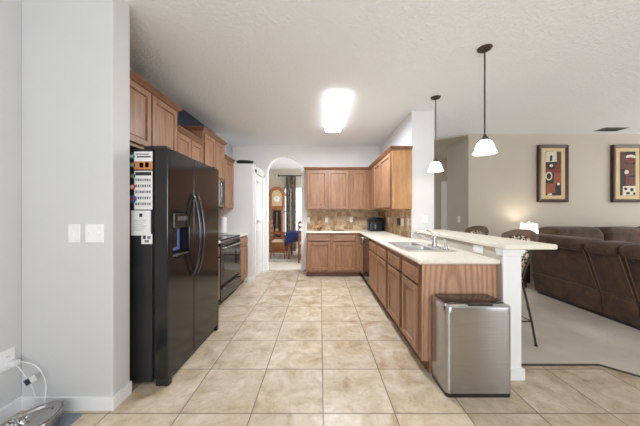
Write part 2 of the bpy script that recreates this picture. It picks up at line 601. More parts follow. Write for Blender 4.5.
# living room
struct('wall_living', MB().box(2.77, 8.2, 4.70, 4.84, 0, CEIL), M['wall_tan'])
struct('wall_hall_side', MB().box(2.77, 2.90, 4.84, 5.5, 0, CEIL), M['wall_tan'])
struct('wall_hall_back', MB().box(1.65, 4.6, 6.6, 6.72, 0, CEIL), M['wall_tan'])
struct('ceiling_hall_shade', MB().prism([(1.65, 5.45, 2.725), (2.77, 4.70, 2.725), (2.9, 4.84, 2.725), (4.6, 6.6, 2.725), (1.65, 6.6, 2.725)], (0, 0, 0.03)), M['wall_tan'])  # thin beige slab added for the shade on the hall ceiling
struct('trim_3', MB().box(3.17, 3.32, 6.57, 6.6, 0, 2.1, 0.004), M['trim'])

# dining room
WX0, WX1, WZ0, WZ1 = -1.22, 0.25, 0.5, 2.14
m = MB()
m.box(-1.94, WX0, 8.4, 8.52, 0, CEIL)
m.box(WX1, 1.65, 8.4, 8.52, 0, CEIL)
m.box(WX0, WX1, 8.4, 8.52, 0, WZ0)
m.box(WX0, WX1, 8.4, 8.52, WZ1, CEIL)
struct('wall_dining', m, M['wall_tan'])
w = MB()
for a, b, c, d in ((WX0, WX1, WZ0, WZ0 + .05), (WX0, WX1, WZ1 - .05, WZ1), (WX0, WX0 + .05, WZ0, WZ1), (WX1 - .05, WX1, WZ0, WZ1),
                   (WX0, WX1, 1.30, 1.34), (-.50, -.46, WZ0, WZ1)):
    w.box(a, b, 8.42, 8.47, c, d)
win = w.build('window_1', M['trim'], kind='structure')
MB().box(WX0 + .05, WX1 - .05, 8.44, 8.446, WZ0 + .05, WZ1 - .05).build('window_pane', M['glass'], win)

# baseboards
def baseboard(name, segs):
    m = MB()
    for x0, x1, y0, y1 in segs:
        m.box(x0, x1, y0, y1, 0, 0.088, 0.003)
        dx = 0.004 if (x1 - x0) < 0.05 else 0
    struct(name, m, M['trim'])
baseboard('baseboard_left', [(-1.94, -1.925, -2.8, 1.635)])
baseboard('baseboard_front', [(-1.925, -1.345, 1.620, 1.635), (-1.345, -1.330, 1.620, 1.785)])
baseboard('baseboard_pantry', [(-1.335, -1.24, 4.645, 4.66), (-1.24, -1.225, 4.645, 4.77)])
baseboard('baseboard_back', [(-1.24, AX0, YB - .015, YB), (AX1, -0.285, YB - .015, YB), (AX0, AX0 + .012, YB, YB + .14), (AX1 - .012, AX1, YB, YB + .14)])
baseboard('baseboard_half_wall', [(1.395, 1.56, 1.915, 1.932), (1.545, 1.558, 1.932, 3.62)])
baseboard('baseboard_living', [(2.77, 8.2, 4.685, 4.70)])
baseboard('baseboard_dining', [(-1.94, 1.65, 8.385, 8.40)])

# pantry closet with its door
m = MB()
m.box(-1.94, -1.24, 4.66, 4.77, 0, 2.19, 0.004)
m.box(-1.34, -1.24, 4.77, 4.86, 0, 2.15)
m.box(-1.34, -1.24, 5.47, YB, 0, 2.15)
m.box(-1.34, -1.24, 4.86, 5.47, 2.05, 2.15)
m.box(-1.94, -1.24, 4.77, YB, 2.15, 2.19)
struct('wall_pantry', m, M['wall_white'])
m = MB()
m.box(-1.24, -1.222, 4.80, 4.865, 0, 2.11, 0.004)
m.box(-1.24, -1.222, 5.465, 5.53, 0, 2.11, 0.004)
m.box(-1.24, -1.222, 4.80, 5.53, 2.045, 2.11, 0.004)
struct('trim_4', m, M['trim'])
m = MB()
m.box(-1.285, -1.255, 4.865, 5.465, 0.01, 2.045)
for z0, z1 in ((0.22, 0.92), (1.06, 1.92)):
    for y0, y1 in ((4.95, 5.13), (5.20, 5.38)):
        m.relief((-1.255, y0, z0), (0, 1, 0), (0, 0, 1), (1, 0, 0), y1 - y0, z1 - z0, [(0, 0.0), (0.012, 0.006), (0.03, -0.004), (0.045, 0.004)])
door = m.build('door_1', M['trim'], kind='structure')
m = MB()
m.lathe([(0.028, 0), (0.028, 0.006), (0.011, 0.010), (0.010, 0.04)], seg=16)
for vv in m.bm.verts:
    x, y, z = vv.co
    vv.co = (-1.255 + z, 4.925 + x, 1.12 + y)
m.tube([(-1.218, 4.925, 1.12), (-1.214, 4.98, 1.122), (-1.216, 5.03, 1.118)], [0.009, 0.008, 0.007])
m.build('door_handle', M['slate_metal'], door, smooth=True)

# backsplashes
struct('trim_5', MB().box(-0.285, 1.325, YB - 0.010, YB, 0.91, 1.335), M['splash'])
struct('trim_6', MB().box(1.315, 1.325, 3.66, YB - 0.010, 0.91, 1.335), M['splash'])
struct('trim_7', MB().box(-1.94, -1.93, 2.78, 4.66, 0.91, 1.5), M['splash'])

# ================================================================== CABINETS
DOOR = [(0, 0), (0, .018), (.004, .022), (.052, .022), (.057, .008), (.062, .006), (.068, .009)]
DRAW = [(0, 0), (0, .013), (.010, .022), (.02, .022)]
UV = {'+X': ((0, 1, 0), (1, 0, 0)), '-X': ((0, 1, 0), (-1, 0, 0)), '-Y': ((1, 0, 0), (0, -1, 0))}
CROWN = [(0, 0), (.012, 0), (.020, .012), (.040, .036), (.045, .040), (.045, .052), (0, .052)]


def cabinet(name, label, group, face, f, b, a0, a1, z0, z1, fronts, toe=False, crown=None, end=None, cat='cabinet', hollow=False):
    """f/b: front/back coordinate, a0/a1 along the run; fronts = (kind, a0, a1, z0, z1); crown = (returns at a0, a1)"""
    u, n = UV[face]
    ax = 0 if face != '-Y' else 1
    def bx(mb, fa, fb, p0, p1, q0, q1, bev=0.0015):
        lo, hi = min(fa, fb), max(fa, fb)
        if ax == 0: mb.box(lo, hi, p0, p1, q0, q1, bev)
        else: mb.box(p0, p1, lo, hi, q0, q1, bev)
    c = ((f + b) / 2, (a0 + a1) / 2, z0) if ax == 0 else ((a0 + a1) / 2, (f + b) / 2, z0)
    if toe: c = (c[0], c[1], 0.0)
    r = thing(name, label, cat, c, group)
    sgn = 1 if b > f else -1
    body = MB()
    zb = 0.10 if toe else z0
    if hollow:
        bx(body, f, b, a0 + .0005, a1 - .0005, zb, .70)
        bx(body, f, f + sgn * .02, a0 + .0005, a1 - .0005, .70, z1)
        bx(body, b - sgn * .02, b, a0 + .0005, a1 - .0005, .70, z1)
        if a0 < 2.1: bx(body, f, b, a0 + .0005, a0 + .02, .70, z1)
    else:
        bx(body, f, b, a0 + .0005, a1 - .0005, zb, z1)
    body.build('cabinet_body', M['oak'], r)
    if toe:
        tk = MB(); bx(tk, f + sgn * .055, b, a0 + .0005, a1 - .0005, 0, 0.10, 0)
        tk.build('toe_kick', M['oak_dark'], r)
    for kind, p0, p1, q0, q1 in fronts:
        mb = MB()
        fo = f - sgn * .003
        O = (fo, p0, q0) if ax == 0 else (p0, fo, q0)
        mb.relief(O, u, (0, 0, 1), n, p1 - p0, q1 - q0, DOOR if kind == 'door' else DRAW)
        mb.build(kind, M['oak'] if kind == 'door' else (M['oak_h'] if ax else M['oak_hy']), r)
    if crown:
        mb = MB()
        V = Vector
        nn, uu = V(n), V(u)
        e0 = .045 if crown[0] else 0; e1 = .045 if crown[1] else 0
        base = V((f, 0, 0)) if ax == 0 else V((0, f, 0))
        pa = [base + nn * d + uu * (a0 - (d if crown[0] else 0)) + V((0, 0, z1 - .001 + z)) for d, z in CROWN]
        pb = [base + nn * d + uu * (a1 + (d if crown[1] else 0)) + V((0, 0, z1 - .001 + z)) for d, z in CROWN]
        def loft(A, B):
            A = [mb.bm.verts.new(p) for p in A]; B = [mb.bm.verts.new(p) for p in B]
            k_ = len(A)
            mb.bm.faces.new(A[::-1]); mb.bm.faces.new(B)
            for i in range(k_):
                mb.bm.faces.new((A[i], A[(i + 1) % k_], B[(i + 1) % k_], B[i]))
        loft(pa, pb)
        for flag, aa, s in ((crown[0], a0, -1), (crown[1], a1, 1)):
            if flag:
                q0_ = [base + nn * d + uu * (aa + s * d) + V((0, 0, z1 - .001 + z)) for d, z in CROWN]
                q1_ = [base - nn * (abs(b - f) - .002) + uu * (aa + s * d) + V((0, 0, z1 - .001 + z)) for d, z in CROWN]
                loft(q0_, q1_)
        mb.build('crown_moulding', M['crown_x'] if ax else M['crown'], r)
    return r

GB = 'base cabinets of the kitchen'
GU = 'wall cabinets of the kitchen'
LB = -1.938
# left wall, upper
cabinet('wall_cabinet', 'tall-set oak wall cabinet with two doors directly above the black refrigerator', GU, '+X', -1.58, LB, 1.80, 2.78, 1.84, 2.395,
        [('door', 1.86, 2.325, 1.87, 2.375), ('door', 2.345, 2.75, 1.87, 2.375)], crown=(0, 1))
cabinet('wall_cabinet', 'lower oak wall cabinet set back between refrigerator cabinet and range cabinet', GU, '+X', -1.61, LB, 2.782, 3.428, 1.335, 2.2,
        [('door', 2.81, 3.095, 1.36, 2.18), ('door', 3.115, 3.40, 1.36, 2.18)], crown=(0, 0))
cabinet('wall_cabinet', 'raised oak wall cabinet with two doors above the microwave', GU, '+X', -1.60, LB, 3.43, 4.19, 1.80, 2.395,
        [('door', 3.46, 3.80, 1.83, 2.375), ('door', 3.82, 4.165, 1.83, 2.375)], crown=(1, 1))
cabinet('wall_cabinet', 'narrow single-door oak wall cabinet between microwave and white pantry', GU, '+X', -1.61, LB, 4.192, 4.656, 1.335, 2.2,
        [('door', 4.225, 4.63, 1.36, 2.18)], crown=(0, 0))
# left wall, base
cabinet('base_cabinet', 'oak base cabinet between refrigerator and black range', GB, '+X', -1.35, LB, 2.80, 3.355, 0, 0.87,
        [('drawer', 2.83, 3.33, .70, .83), ('door', 2.83, 3.07, .135, .68), ('door', 3.09, 3.33, .135, .68)], toe=True)
cabinet('base_cabinet', 'narrow oak base cabinet with one drawer between black range and white pantry', GB, '+X', -1.35, LB, 4.195, 4.656, 0, 0.87,
        [('drawer', 4.225, 4.63, .70, .83), ('door', 4.225, 4.63, .135, .68)], toe=True)
# back wall, upper
cabinet('wall_cabinet', 'oak wall cabinet with two doors on back wall beside the arch', GU, '-Y', 5.28, YB - .002, -0.295, 0.61, 1.335, 2.18,
        [('door', -0.27, 0.150, 1.36, 2.155), ('door', 0.172, 0.59, 1.36, 2.155)], crown=(1, 0))
cabinet('wall_cabinet', 'oak wall cabinet with single door on back wall, in the corner above black air fryer', GU, '-Y', 5.28, YB - .002, 0.612, 1.038, 1.335, 2.18,
        [('door', 0.635, 0.975, 1.36, 2.155)], crown=(0, 0))
# right wall, upper
r = cabinet('wall_cabinet', 'oak wall cabinet on right wall with end panel facing the room, tinted golden for pendant light', GU, '-X', 1.04, 1.323, 3.63, 5.578, 1.335, 2.18,
            [('door', 3.67, 4.245, 1.36, 2.155), ('door', 4.275, 4.76, 1.36, 2.155)], crown=(1, 0))
MB().box(1.041, 1.322, 3.622, 3.631, 1.336, 2.179, 0.001).build('end_panel', M['oak_lit'], r, label='end panel tinted golden for pendant light')
# back wall, base
cabinet('base_cabinet', 'oak base cabinet with two drawers and two doors on back wall beside the arch', GB, '-Y', 5.02, YB - .002, -0.275, 0.808, 0, 0.87,
        [('drawer', -0.25, 0.205, .715, .845), ('door', -0.25, 0.205, .135, .69), ('drawer', 0.255, 0.705, .715, .845), ('door', 0.255, 0.705, .135, .69)], toe=True)
# right run, base
XF, XB_ = 0.81, 1.405
cabinet('base_cabinet', 'narrow oak corner base cabinet beyond the dishwasher', GB, '-X', XF, 1.32, 4.705, YB - .002, 0, 0.87,
        [('drawer', 4.73, 4.985, .70, .83), ('door', 4.73, 4.985, .135, .68)], toe=True)
r = cabinet('base_cabinet', 'wide oak sink base cabinet with two false drawer fronts and two doors', GB, '-X', XF, 1.32, 2.962, 4.055, 0, 0.868,
        [('drawer', 3.01, 3.49, .70, .83), ('drawer', 3.53, 4.03, .70, .83), ('door', 3.01, 3.505, .135, .68), ('door', 3.515, 4.03, .135, .68)], toe=True, hollow=True)
cabinet('base_cabinet', 'oak base cabinet with one drawer, second from the free end of peninsula', GB, '-X', XF, XB_, 2.462, 2.960, 0, 0.868,
        [('drawer', 2.50, 2.925, .70, .83), ('door', 2.50, 2.925, .135, .68)], toe=True, hollow=True)
r = cabinet('base_cabinet', 'oak base cabinet at free end of peninsula with figured end panel behind trash can', GB, '-X', XF, XB_, 2.010, 2.460, 0, 0.868,
            [('drawer', 2.065, 2.425, .70, .83), ('door', 2.065, 2.425, .135, .68)], toe=True, hollow=True)
m = MB()
m.box(XF, 1.405, 2.0, 2.0095, .10, .869)
m.box(XF + .06, 1.405, 2.0, 2.0095, 0, .10)
m.build('end_panel', M['oak_fig'], r, label='figured oak end panel')

# ================================================================== COUNTERTOPS
m = MB()
SX0, SX1, SY0, SY1 = 0.85, 1.16, 2.41, 3.12
zt0, zt1 = .871, .909
m.box(.79, SX0, 1.985, YB - .012, zt0, zt1)
m.box(SX0, SX1, 1.985, SY0, zt0, zt1)
m.box(SX0, SX1, SY1, YB - .012, zt0, zt1)
m.box(SX1, 1.313, 1.985, YB - .012, zt0, zt1)
m.box(1.313, 1.408, 1.985, 3.638, zt0, zt1)
m.box(-.275, .79, 4.99, YB - .012, zt0, zt1)
m.tube([(-.275, 4.99, .89), (.79, 4.99, .89)], .019, 14)
m.tube([(.79, 4.99, .89), (.79, 1.985, .89), (1.408, 1.985, .89)], .019, 14)
tag(m.build('countertop', M['counter'], smooth=True), 'cream laminate L-shaped countertop with the sink, from back wall to peninsula', 'countertop')
m = MB()
m.box(-1.925, -1.32, 4.197, 4.655, zt0, zt1, .012, 3)
tag(m.build('countertop', M['counter'], smooth=True), 'small cream countertop between black range and white pantry', 'countertop')
m = MB()
m.box(-1.925, -1.32, 2.80, 3.357, zt0, zt1, .012, 3)
tag(m.build('countertop', M['counter'], smooth=True), 'small cream countertop between black refrigerator and black range', 'countertop')
m = MB()
rstack(m, 1.378, 1.783, 1.88, 3.638, .02, [(.006, 1.001), (.0, 1.007), (0, 1.032), (.006, 1.038)])
tag(m.build('breakfast_bar', M['counter'], smooth=True), 'raised cream breakfast bar top along the half wall', 'bar top')

# ================================================================== SINK, FAUCET
r = thing('sink', 'stainless steel double bowl sink set in the cream countertop', 'sink', (1.06, 2.76, .909))
m = MB()
def rim_piece(m, x0, x1, y0, y1):
    m.box(x0, x1, y0, y1, .9095, .9145, .002)
rim_piece(m, .83, .87, 2.38, 3.14); rim_piece(m, 1.14, 1.30, 2.38, 3.14)
rim_piece(m, .87, 1.14, 2.38, 2.43); rim_piece(m, .87, 1.14, 3.10, 3.14); rim_piece(m, .87, 1.14, 2.745, 2.785)
m.build('rim', M['steel_sink'], r)
for y0, y1 in ((2.425, 2.75), (2.78, 3.105)):
    m = MB()
    rstack(m, .862, 1.148, y0, y1, .05, [(.03, .745), (.01, .765), (0, .80), (0, .9095)])
    bmesh.ops.delete(m.bm, geom=[f for f in m.bm.faces if len(f.verts) > 6 and f.calc_center_median().z > .9], context='FACES')
    b = m.build('bowl', M['steel_sink'], r, smooth=True)
    m = MB(); m.lathe([(0, .003), (.035, .003), (.042, 0)], (1.0, (y0 + y1) / 2, .746), 20)
    m.build('drain', M['slate_metal'], b, smooth=True)

r = thing('faucet', 'chrome single lever kitchen faucet with long low spout on sink deck', 'faucet', (1.225, 2.70, .9145))
m = MB(); rstack(m, 1.195, 1.255, 2.58, 2.82, .03, [(0, .9145), (0, .920), (.006, .924)])
m.build('base_plate', M['chrome'], r, smooth=True)
m = MB(); m.lathe([(.028, .0), (.026, .02), (.022, .06), (.024, .085), (.020, .105), (.0, .112)], (1.225, 2.70, .922), 24)
m.build('faucet_body', M['chrome'], r, smooth=True)
m = MB()
m.tube([(1.215, 2.70, .965), (1.17, 2.70, 1.00), (1.11, 2.70, 1.04), (1.05, 2.70, 1.058), (1.01, 2.70, 1.058), (.985, 2.70, 1.045), (.978, 2.70, 1.022)],
       [.015, .014, .012, .012, .012, .012, .013], 14)
m.build('spout', M['chrome'], r, smooth=True)
m = MB()
m.tube([(1.225, 2.70, 1.025), (1.205, 2.70, 1.055), (1.175, 2.70, 1.078), (1.145, 2.70, 1.088)], [.012, .009, .008, .009], 10)
m.build('lever', M['chrome'], r, smooth=True)
r = thing('side_sprayer', 'small chrome side sprayer standing right of the faucet', 'sprayer', (1.235, 2.47, .9145))
m = MB(); m.lathe([(.026, 0), (.024, .008), (.014, .016), (.013, .03)], (1.235, 2.47, .9145), 20)
m.build('base', M['chrome'], r, smooth=True)
m = MB(); m.tube([(1.235, 2.47, .94), (1.233, 2.47, .985), (1.222, 2.47, 1.008), (1.195, 2.47, 1.016)], [.012, .014, .014, .012], 12)
m.build('spray_head', M['chrome'], r, smooth=True)

# ================================================================== DISHWASHER
r = thing('dishwasher', 'black dishwasher built in between oak corner cabinet and sink cabinet', 'dishwasher', (1.1, 4.38, 0))
MB().box(.83, 1.31, 4.06, 4.70, .10, .868).build('body', M['black_plastic'], r)
MB().box(.88, 1.31, 4.06, 4.70, 0, .0995).build('toe_kick', M['black_plastic'], r)
MB().box(.795, .829, 4.065, 4.695, .115, .74, .005).build('door', M['black_gloss'], r)
cp = MB().box(.790, .829, 4.065, 4.695, .745, .866, .006).build('control_panel', M['black_gloss'], r)
m = MB(); m.lathe([(.045, 0), (.045, .01), (.032, .014), (.030, .022), (0, .022)], seg=24)
for vv in m.bm.verts:
    x, y, z = vv.co; vv.co = (.790 - z, 4.60 + x, .805 + y)
m.build('dial', M['slate_metal'], cp, smooth=True)

# ================================================================== REFRIGERATOR
r = thing('refrigerator', 'black side-by-side refrigerator with ice dispenser', 'refrigerator', (-1.5, 2.3, 0))
MB().box(-1.925, -1.235, 1.852, 2.772, .03, 1.745, .004).build('body', M['black_side'], r)
MB().box(-1.234, -1.218, 1.865, 2.76, .06, 1.73).build('gasket', M['black_plastic'], r)
m = MB()
z0, z1 = .055, 1.752
# freezer door with a cut for the dispenser
dy0, dy1, dz0, dz1 = 1.915, 2.155, .93, 1.28
m.box(-1.217, -1.115, 1.846, dy0, z0, z1, .006)
m.box(-1.217, -1.115, dy1, 2.228, z0, z1, .006)
m.box(-1.217, -1.115, dy0 - .006, dy1 + .006, dz1, z1, .0)
m.box(-1.217, -1.115, dy0 - .006, dy1 + .006, z0, dz0, .0)
fd = m.build('door', M['black_gloss'], r)
MB().box(-1.217, -1.195, dy0, dy1, dz0, dz1).build('recess', M['black_plastic'], fd)
m = MB().box(-1.195, -1.108, dy0 + .004, dy1 - .004, 1.155, dz1 - .004, .006)
dp = m.build('dispenser', M['black_gloss'], r)
m = MB()
m.box(-1.109, -1.1065, dy0 + .05, dy1 - .05, 1.215, 1.25)
m.build('display', M['slate_metal'], dp)
MB().box(-1.17, -1.155, 1.99, 2.04, 1.0, 1.155, .004).build('paddle', M['black_plastic'], dp)
MB().box(-1.19, -1.120, dy0 + .01, dy1 - .01, .935, .95, .003).build('drip_tray', M['slate_metal'], dp)
MB().box(-1.193, -1.188, 2.04, 2.13, .97, 1.14, .001).build('lamp', M['led'], dp)
MB().box(-1.217, -1.115, 2.234, 2.776, z0, z1, .006).build('door', M['black_gloss'], r)
def bow(y, dy):
    m = MB(); pts = []; rr = []
    for k in range(17):
        s = k / 16
        z = .735 + s * .70
        b = math.sin(PI * s)
        pts.append((-1.105 + .062 * b ** .7, y + dy * b, z)); rr.append(.0095 + .002 * b)
    m.tube([(-1.118, y, .735)] + pts + [(-1.118, y, 1.435)], [.011] + rr + [.011], 12)
    return m
bow(2.195, .0).build('handle', M['black_chrome'], r, smooth=True)
bow(2.270, .0).build('handle', M['black_chrome'], r, smooth=True)
MB().box(-1.215, -1.14, 1.87, 2.76, .012, .05, .003).build('base_grille', M['black_plastic'], r)
for y in (1.852, 2.725):
    m = MB().box(-1.21, -1.112, y, y + .045, .0, .052, .006)
    m.build('foot_bracket', M['black_side'], r)
for y in (1.86, 2.70):
    MB().box(-1.30, -1.13, y, y + .06, 1.7455, 1.772, .006).build('hinge_cover', M['black_plastic'], r)

# papers and magnets on the refrigerator side (plane y = 1.852)
PY = 1.8515
def px(x): return (x - 320) * 1.85 / 252
def pz(y): return 1.275 - (y - 213) * 1.85 / 252
def sheet(name, label, cat, x0, x1, y0, y1, mat, lines, group=None, th=.0015):
    """lines = (fx0, fx1, fy0, fy1, material index >= 1)"""
    mats = [mat] + [l[-1] for l in lines]
    m = MB(); X0, X1, Z0, Z1 = px(x0), px(x1), pz(y1), pz(y0)
    m.box(X0, X1, PY - th, PY, Z0, Z1)
    for i, (a, b, c, d, mm) in enumerate(lines):
        m.box(X0 + (X1 - X0) * a, X0 + (X1 - X0) * b, PY - th - .0006, PY - th + .0002, Z1 - (Z1 - Z0) * d, Z1 - (Z1 - Z0) * c, mi=i + 1)
    return tag(m.build(name, mats), label, cat, group)
sheet('flyer', 'white and orange flyer at top of refrigerator side', 'paper', 134, 152.5, 151.5, 169.5, M['paper'],
      [(.1, .8, .12, .17, M['ink']), (.15, .9, .25, .33, M['ink']), (0, 1, .55, 1, M['orange']), (.3, .5, .62, .9, M['paper']), (.6, .8, .6, .88, M['ink'])])
lines = [(.06, .94, .03, .12, M['ink'])]
for i in range(7):
    for j in range(5):
        lines.append((.07 + i * .125, .07 + i * .125 + .07, .2 + j * .155, .2 + j * .155 + .07, M['ink'] if (i + j) % 3 else M['plastic_grey']))
sheet('calendar', 'white calendar page with rows of dates on refrigerator side', 'calendar', 134.2, 152.4, 170.8, 209.5, M['paper'], lines)
lines = [(.42, .58, .12, .26, M['ink'])] + [(.15, .8 - .08 * (k % 3), .38 + k * .08, .392 + k * .08, M['plastic_grey']) for k in range(6)]
sheet('letter', 'white letter with small dark emblem below the calendar on refrigerator', 'paper', 131, 150.6, 210.5, 235.5, M['paper'], lines)
sheet('note_card', 'small white photo card overlapping the letter bottom corner', 'card', 141.5, 152.4, 234.0, 244.0, M['paper'],
      [(.15, .4, .15, .5, M['ink']), (.55, .85, .2, .5, M['plastic_grey']), (.3, .7, .6, .85, M['plastic_grey'])], th=.003)
for i, (x, y, rr, mm, ic, lb) in enumerate(((132.2, 156.5, .020, 'teal', 'paper', 'round teal magnet beside the flyer'), (132.5, 165, .021, 'blue', 'yellow', 'round blue magnet with yellow centre left of the flyer'),
                                        (133, 176, .018, 'teal', 'orange', 'round teal magnet with orange centre left of the calendar'), (132.5, 187, .022, 'red', 'paper', 'round red magnet, upper of two on calendar edge'),
                                        (133, 199, .028, 'blue', 'red', 'large blue and red round magnet on calendar left edge'))):
    m = MB()
    m.lathe([(0, 0), (rr, 0), (rr, .004), (rr * .9, .006), (0, .006)], seg=24)
    nf = len(m.bm.faces)
    m.lathe([(0, .0062), (rr * .55, .0062), (rr * .5, .0085), (0, .0085)], seg=20)
    for f in list(m.bm.faces)[nf:]: f.material_index = 1
    for vv in m.bm.verts:
        a, b, c = vv.co; vv.co = (px(x) + a, PY - .0025 - c, pz(y) + b)
    tag(m.build('fridge_magnet', [M[mm], M[ic]]), lb, 'magnet', 'magnets on the refrigerator side')

# ================================================================== MICROWAVE, RANGE
r = thing('microwave', 'stainless over-the-range microwave under the raised wall cabinet', 'microwave', (-1.75, 3.81, 1.38))
MB().box(-1.937, -1.60, 3.435, 4.185, 1.38, 1.798, .003).build('body', M['steel'], r)
d = MB().box(-1.599, -1.575, 3.44, 3.98, 1.40, 1.79, .004).build('door', M['steel'], r)
MB().box(-1.575, -1.572, 3.49, 3.90, 1.46, 1.74).build('window', M['black_glass'], d)
m = MB(); m.tube([(-1.576, 3.945, 1.44), (-1.545, 3.945, 1.46), (-1.54, 3.945, 1.6), (-1.545, 3.945, 1.73), (-1.576, 3.945, 1.75)], .009)
m.build('handle', M['chrome'], d, smooth=True)
MB().box(-1.599, -1.575, 3.985, 4.18, 1.40, 1.79, .004).build('control_panel', M['black_gloss'], r)

r = thing('range', 'black freestanding electric range with oven door and bottom drawer', 'range', (-1.62, 3.81, 0))
MB().box(-1.925, -1.36, 3.362, 4.185, .06, .895, .003).build('body', M['black_side'], r)
MB().box(-1.86, -1.40, 3.39, 4.16, 0, .0595).build('plinth', M['black_plastic'], r)
ct = MB().box(-1.925, -1.325, 3.360, 4.187, .896, .918, .004).build('cooktop', M['black_glass'], r)
for cx, cy, q in ((-1.48, 3.62, .085), (-1.48, 4.0, .105), (-1.72, 3.62, .105), (-1.72, 4.0, .085)):
    m = MB(); m.lathe([(0, 0), (q, 0), (q, .0012), (0, .0012)], (cx, cy, .9185), 32)
    m.build('burner', M['black_side'], ct)
bg = MB().box(-1.925, -1.87, 3.37, 4.18, .9185, 1.09, .008).build('backguard', M['black_gloss'], r)
for y in (3.52, 3.60, 4.02, 4.10):
    m = MB(); m.lathe([(.022, 0), (.018, .02), (0, .02)], seg=16)
    for vv in m.bm.verts:
        a, b, c = vv.co; vv.co = (-1.87 + c, y + a, 1.02 + b)
    m.build('knob', M['black_plastic'], bg, smooth=True)
d = MB().box(-1.359, -1.325, 3.366, 4.18, .30, .86, .006).build('oven_door', M['black_gloss'], r)
MB().box(-1.3255, -1.322, 3.47, 4.08, .40, .70).build('window', M['black_glass'], d)
def pull(y0, y1, z, x=-1.325, o=.045, mat='black_chrome', rr=.011):
    m = MB()
    m.tube([(x - .002, y0, z), (x + o * .8, y0 + .012, z), (x + o, y0 + .05, z), (x + o, y1 - .05, z), (x + o * .8, y1 - .012, z), (x - .002, y1, z)], rr, 10)
    return m
pull(3.42, 4.13, .80).build('handle', M['slate_metal'], d, smooth=True)
d = MB().box(-1.359, -1.325, 3.366, 4.18, .085, .285, .006).build('drawer', M['black_gloss'], r)
pull(3.43, 4.12, .235).build('handle', M['black_chrome'], d, smooth=True)
MB().box(-1.359, -1.33, 3.366, 4.18, .866, .8955, .003).build('vent_trim', M['slate_metal'], r)

# ================================================================== SMALL THINGS ON THE COUNTERS
r = thing('paper_towel_holder', 'white paper towel roll on chrome stand beside the range backsplash', 'paper towel holder', (-1.70, 4.42, .91))
m = MB(); m.lathe([(0, 0), (.075, 0), (.075, .012), (0, .014)], (-1.70, 4.42, .91), 28); m.build('base', M['chrome'], r, smooth=True)
m = MB(); m.tube([(-1.70, 4.42, .92), (-1.70, 4.42, 1.235)], .007); m.build('rod', M['chrome'], r, smooth=True)
m = MB(); m.lathe([(.02, 0), (.058, 0), (.058, .27), (.02, .27)], (-1.70, 4.42, .93), 28); m.build('roll', M['paper'], r, smooth=True)

# air fryer in the corner
r = thing('air_fryer', 'black rounded air fryer on countertop in the corner', 'air fryer', (1.13, 5.17, .91))
m = MB(); rstack(m, .975, 1.29, 5.02, 5.32, .07, [(.012, .911), (.0, .925), (.0, 1.13), (.012, 1.165), (.04, 1.182)])
b = m.build('body', M['toaster'], r, smooth=True)
m = MB(); rstack(m, .995, 1.19, 5.005, 5.03, .01, [(0, .93), (0, 1.06)]); dd = m.build('drawer', M['toaster'], r, smooth=True)
MB().box(1.078, 1.104, 4.95, 5.006, .96, 1.06, .006).build('handle', M['slate_metal'], dd)
MB().box(1.0, 1.265, 5.012, 5.022, 1.085, 1.14, .003).build('control_panel', M['black_glass'], r)

# wire basket
r = thing('wire_basket', 'round copper wire basket on back countertop near the arch', 'basket', (-0.045, 5.30, .91))
m = MB(); cx, cy = -.045, 5.30
for z, q in ((.914, .065), (.945, .10), (.98, .118), (1.015, .12)):
    m.tube([(cx + q * math.cos(a), cy + q * math.sin(a), z) for a in [2 * PI * k / 28 for k in range(28)]], .003, 6, closed=True)
for k in range(14):
    a = 2 * PI * k / 14
    m.tube([(cx + q * math.cos(a), cy + q * math.sin(a), z) for z, q in ((.914, .065), (.945, .10), (.98, .118), (1.015, .12))], .0025, 5)
m.build('wires', M['copper'], r, smooth=True)
m = MB()
m.tube([(cx - .12 * math.cos(a), cy, 1.015 + .075 * math.sin(a)) for a in [PI * k / 16 for k in range(17)]], .0035, 6)
m.build('handle', M['copper'], r, smooth=True)
m = MB(); m.lathe([(0, 0), (.03, .008), (.045, .035), (.03, .065), (0, .07)], (cx + .03, cy, .918), 18, 1.2, .9)
tag(m.build('dark_dish', M['dish'], smooth=True), 'dark brown round item lying in the wire basket', 'item')
m = MB(); rstack(m, .26, .50, 5.18, 5.40, .03, [(0, .911), (0, .918), (.004, .920)])
tag(m.build('trivet', M['cork'], smooth=True), 'flat olive mat lying on the back countertop', 'mat')

# dark dish on top of the pantry
r = thing('oval_tray', 'dark oval tray with raised rim lying on top of white pantry', 'tray', (-1.44, 4.84, 2.19))
m = MB(); m.lathe([(0, 0), (.12, 0), (.155, .04), (.165, .075), (.155, .075), (.12, .012), (0, .012)], (-1.44, 4.84, 2.1905), 40, 1.0, .8)
m.build('tray_body', M['black_plastic'], r, smooth=True)

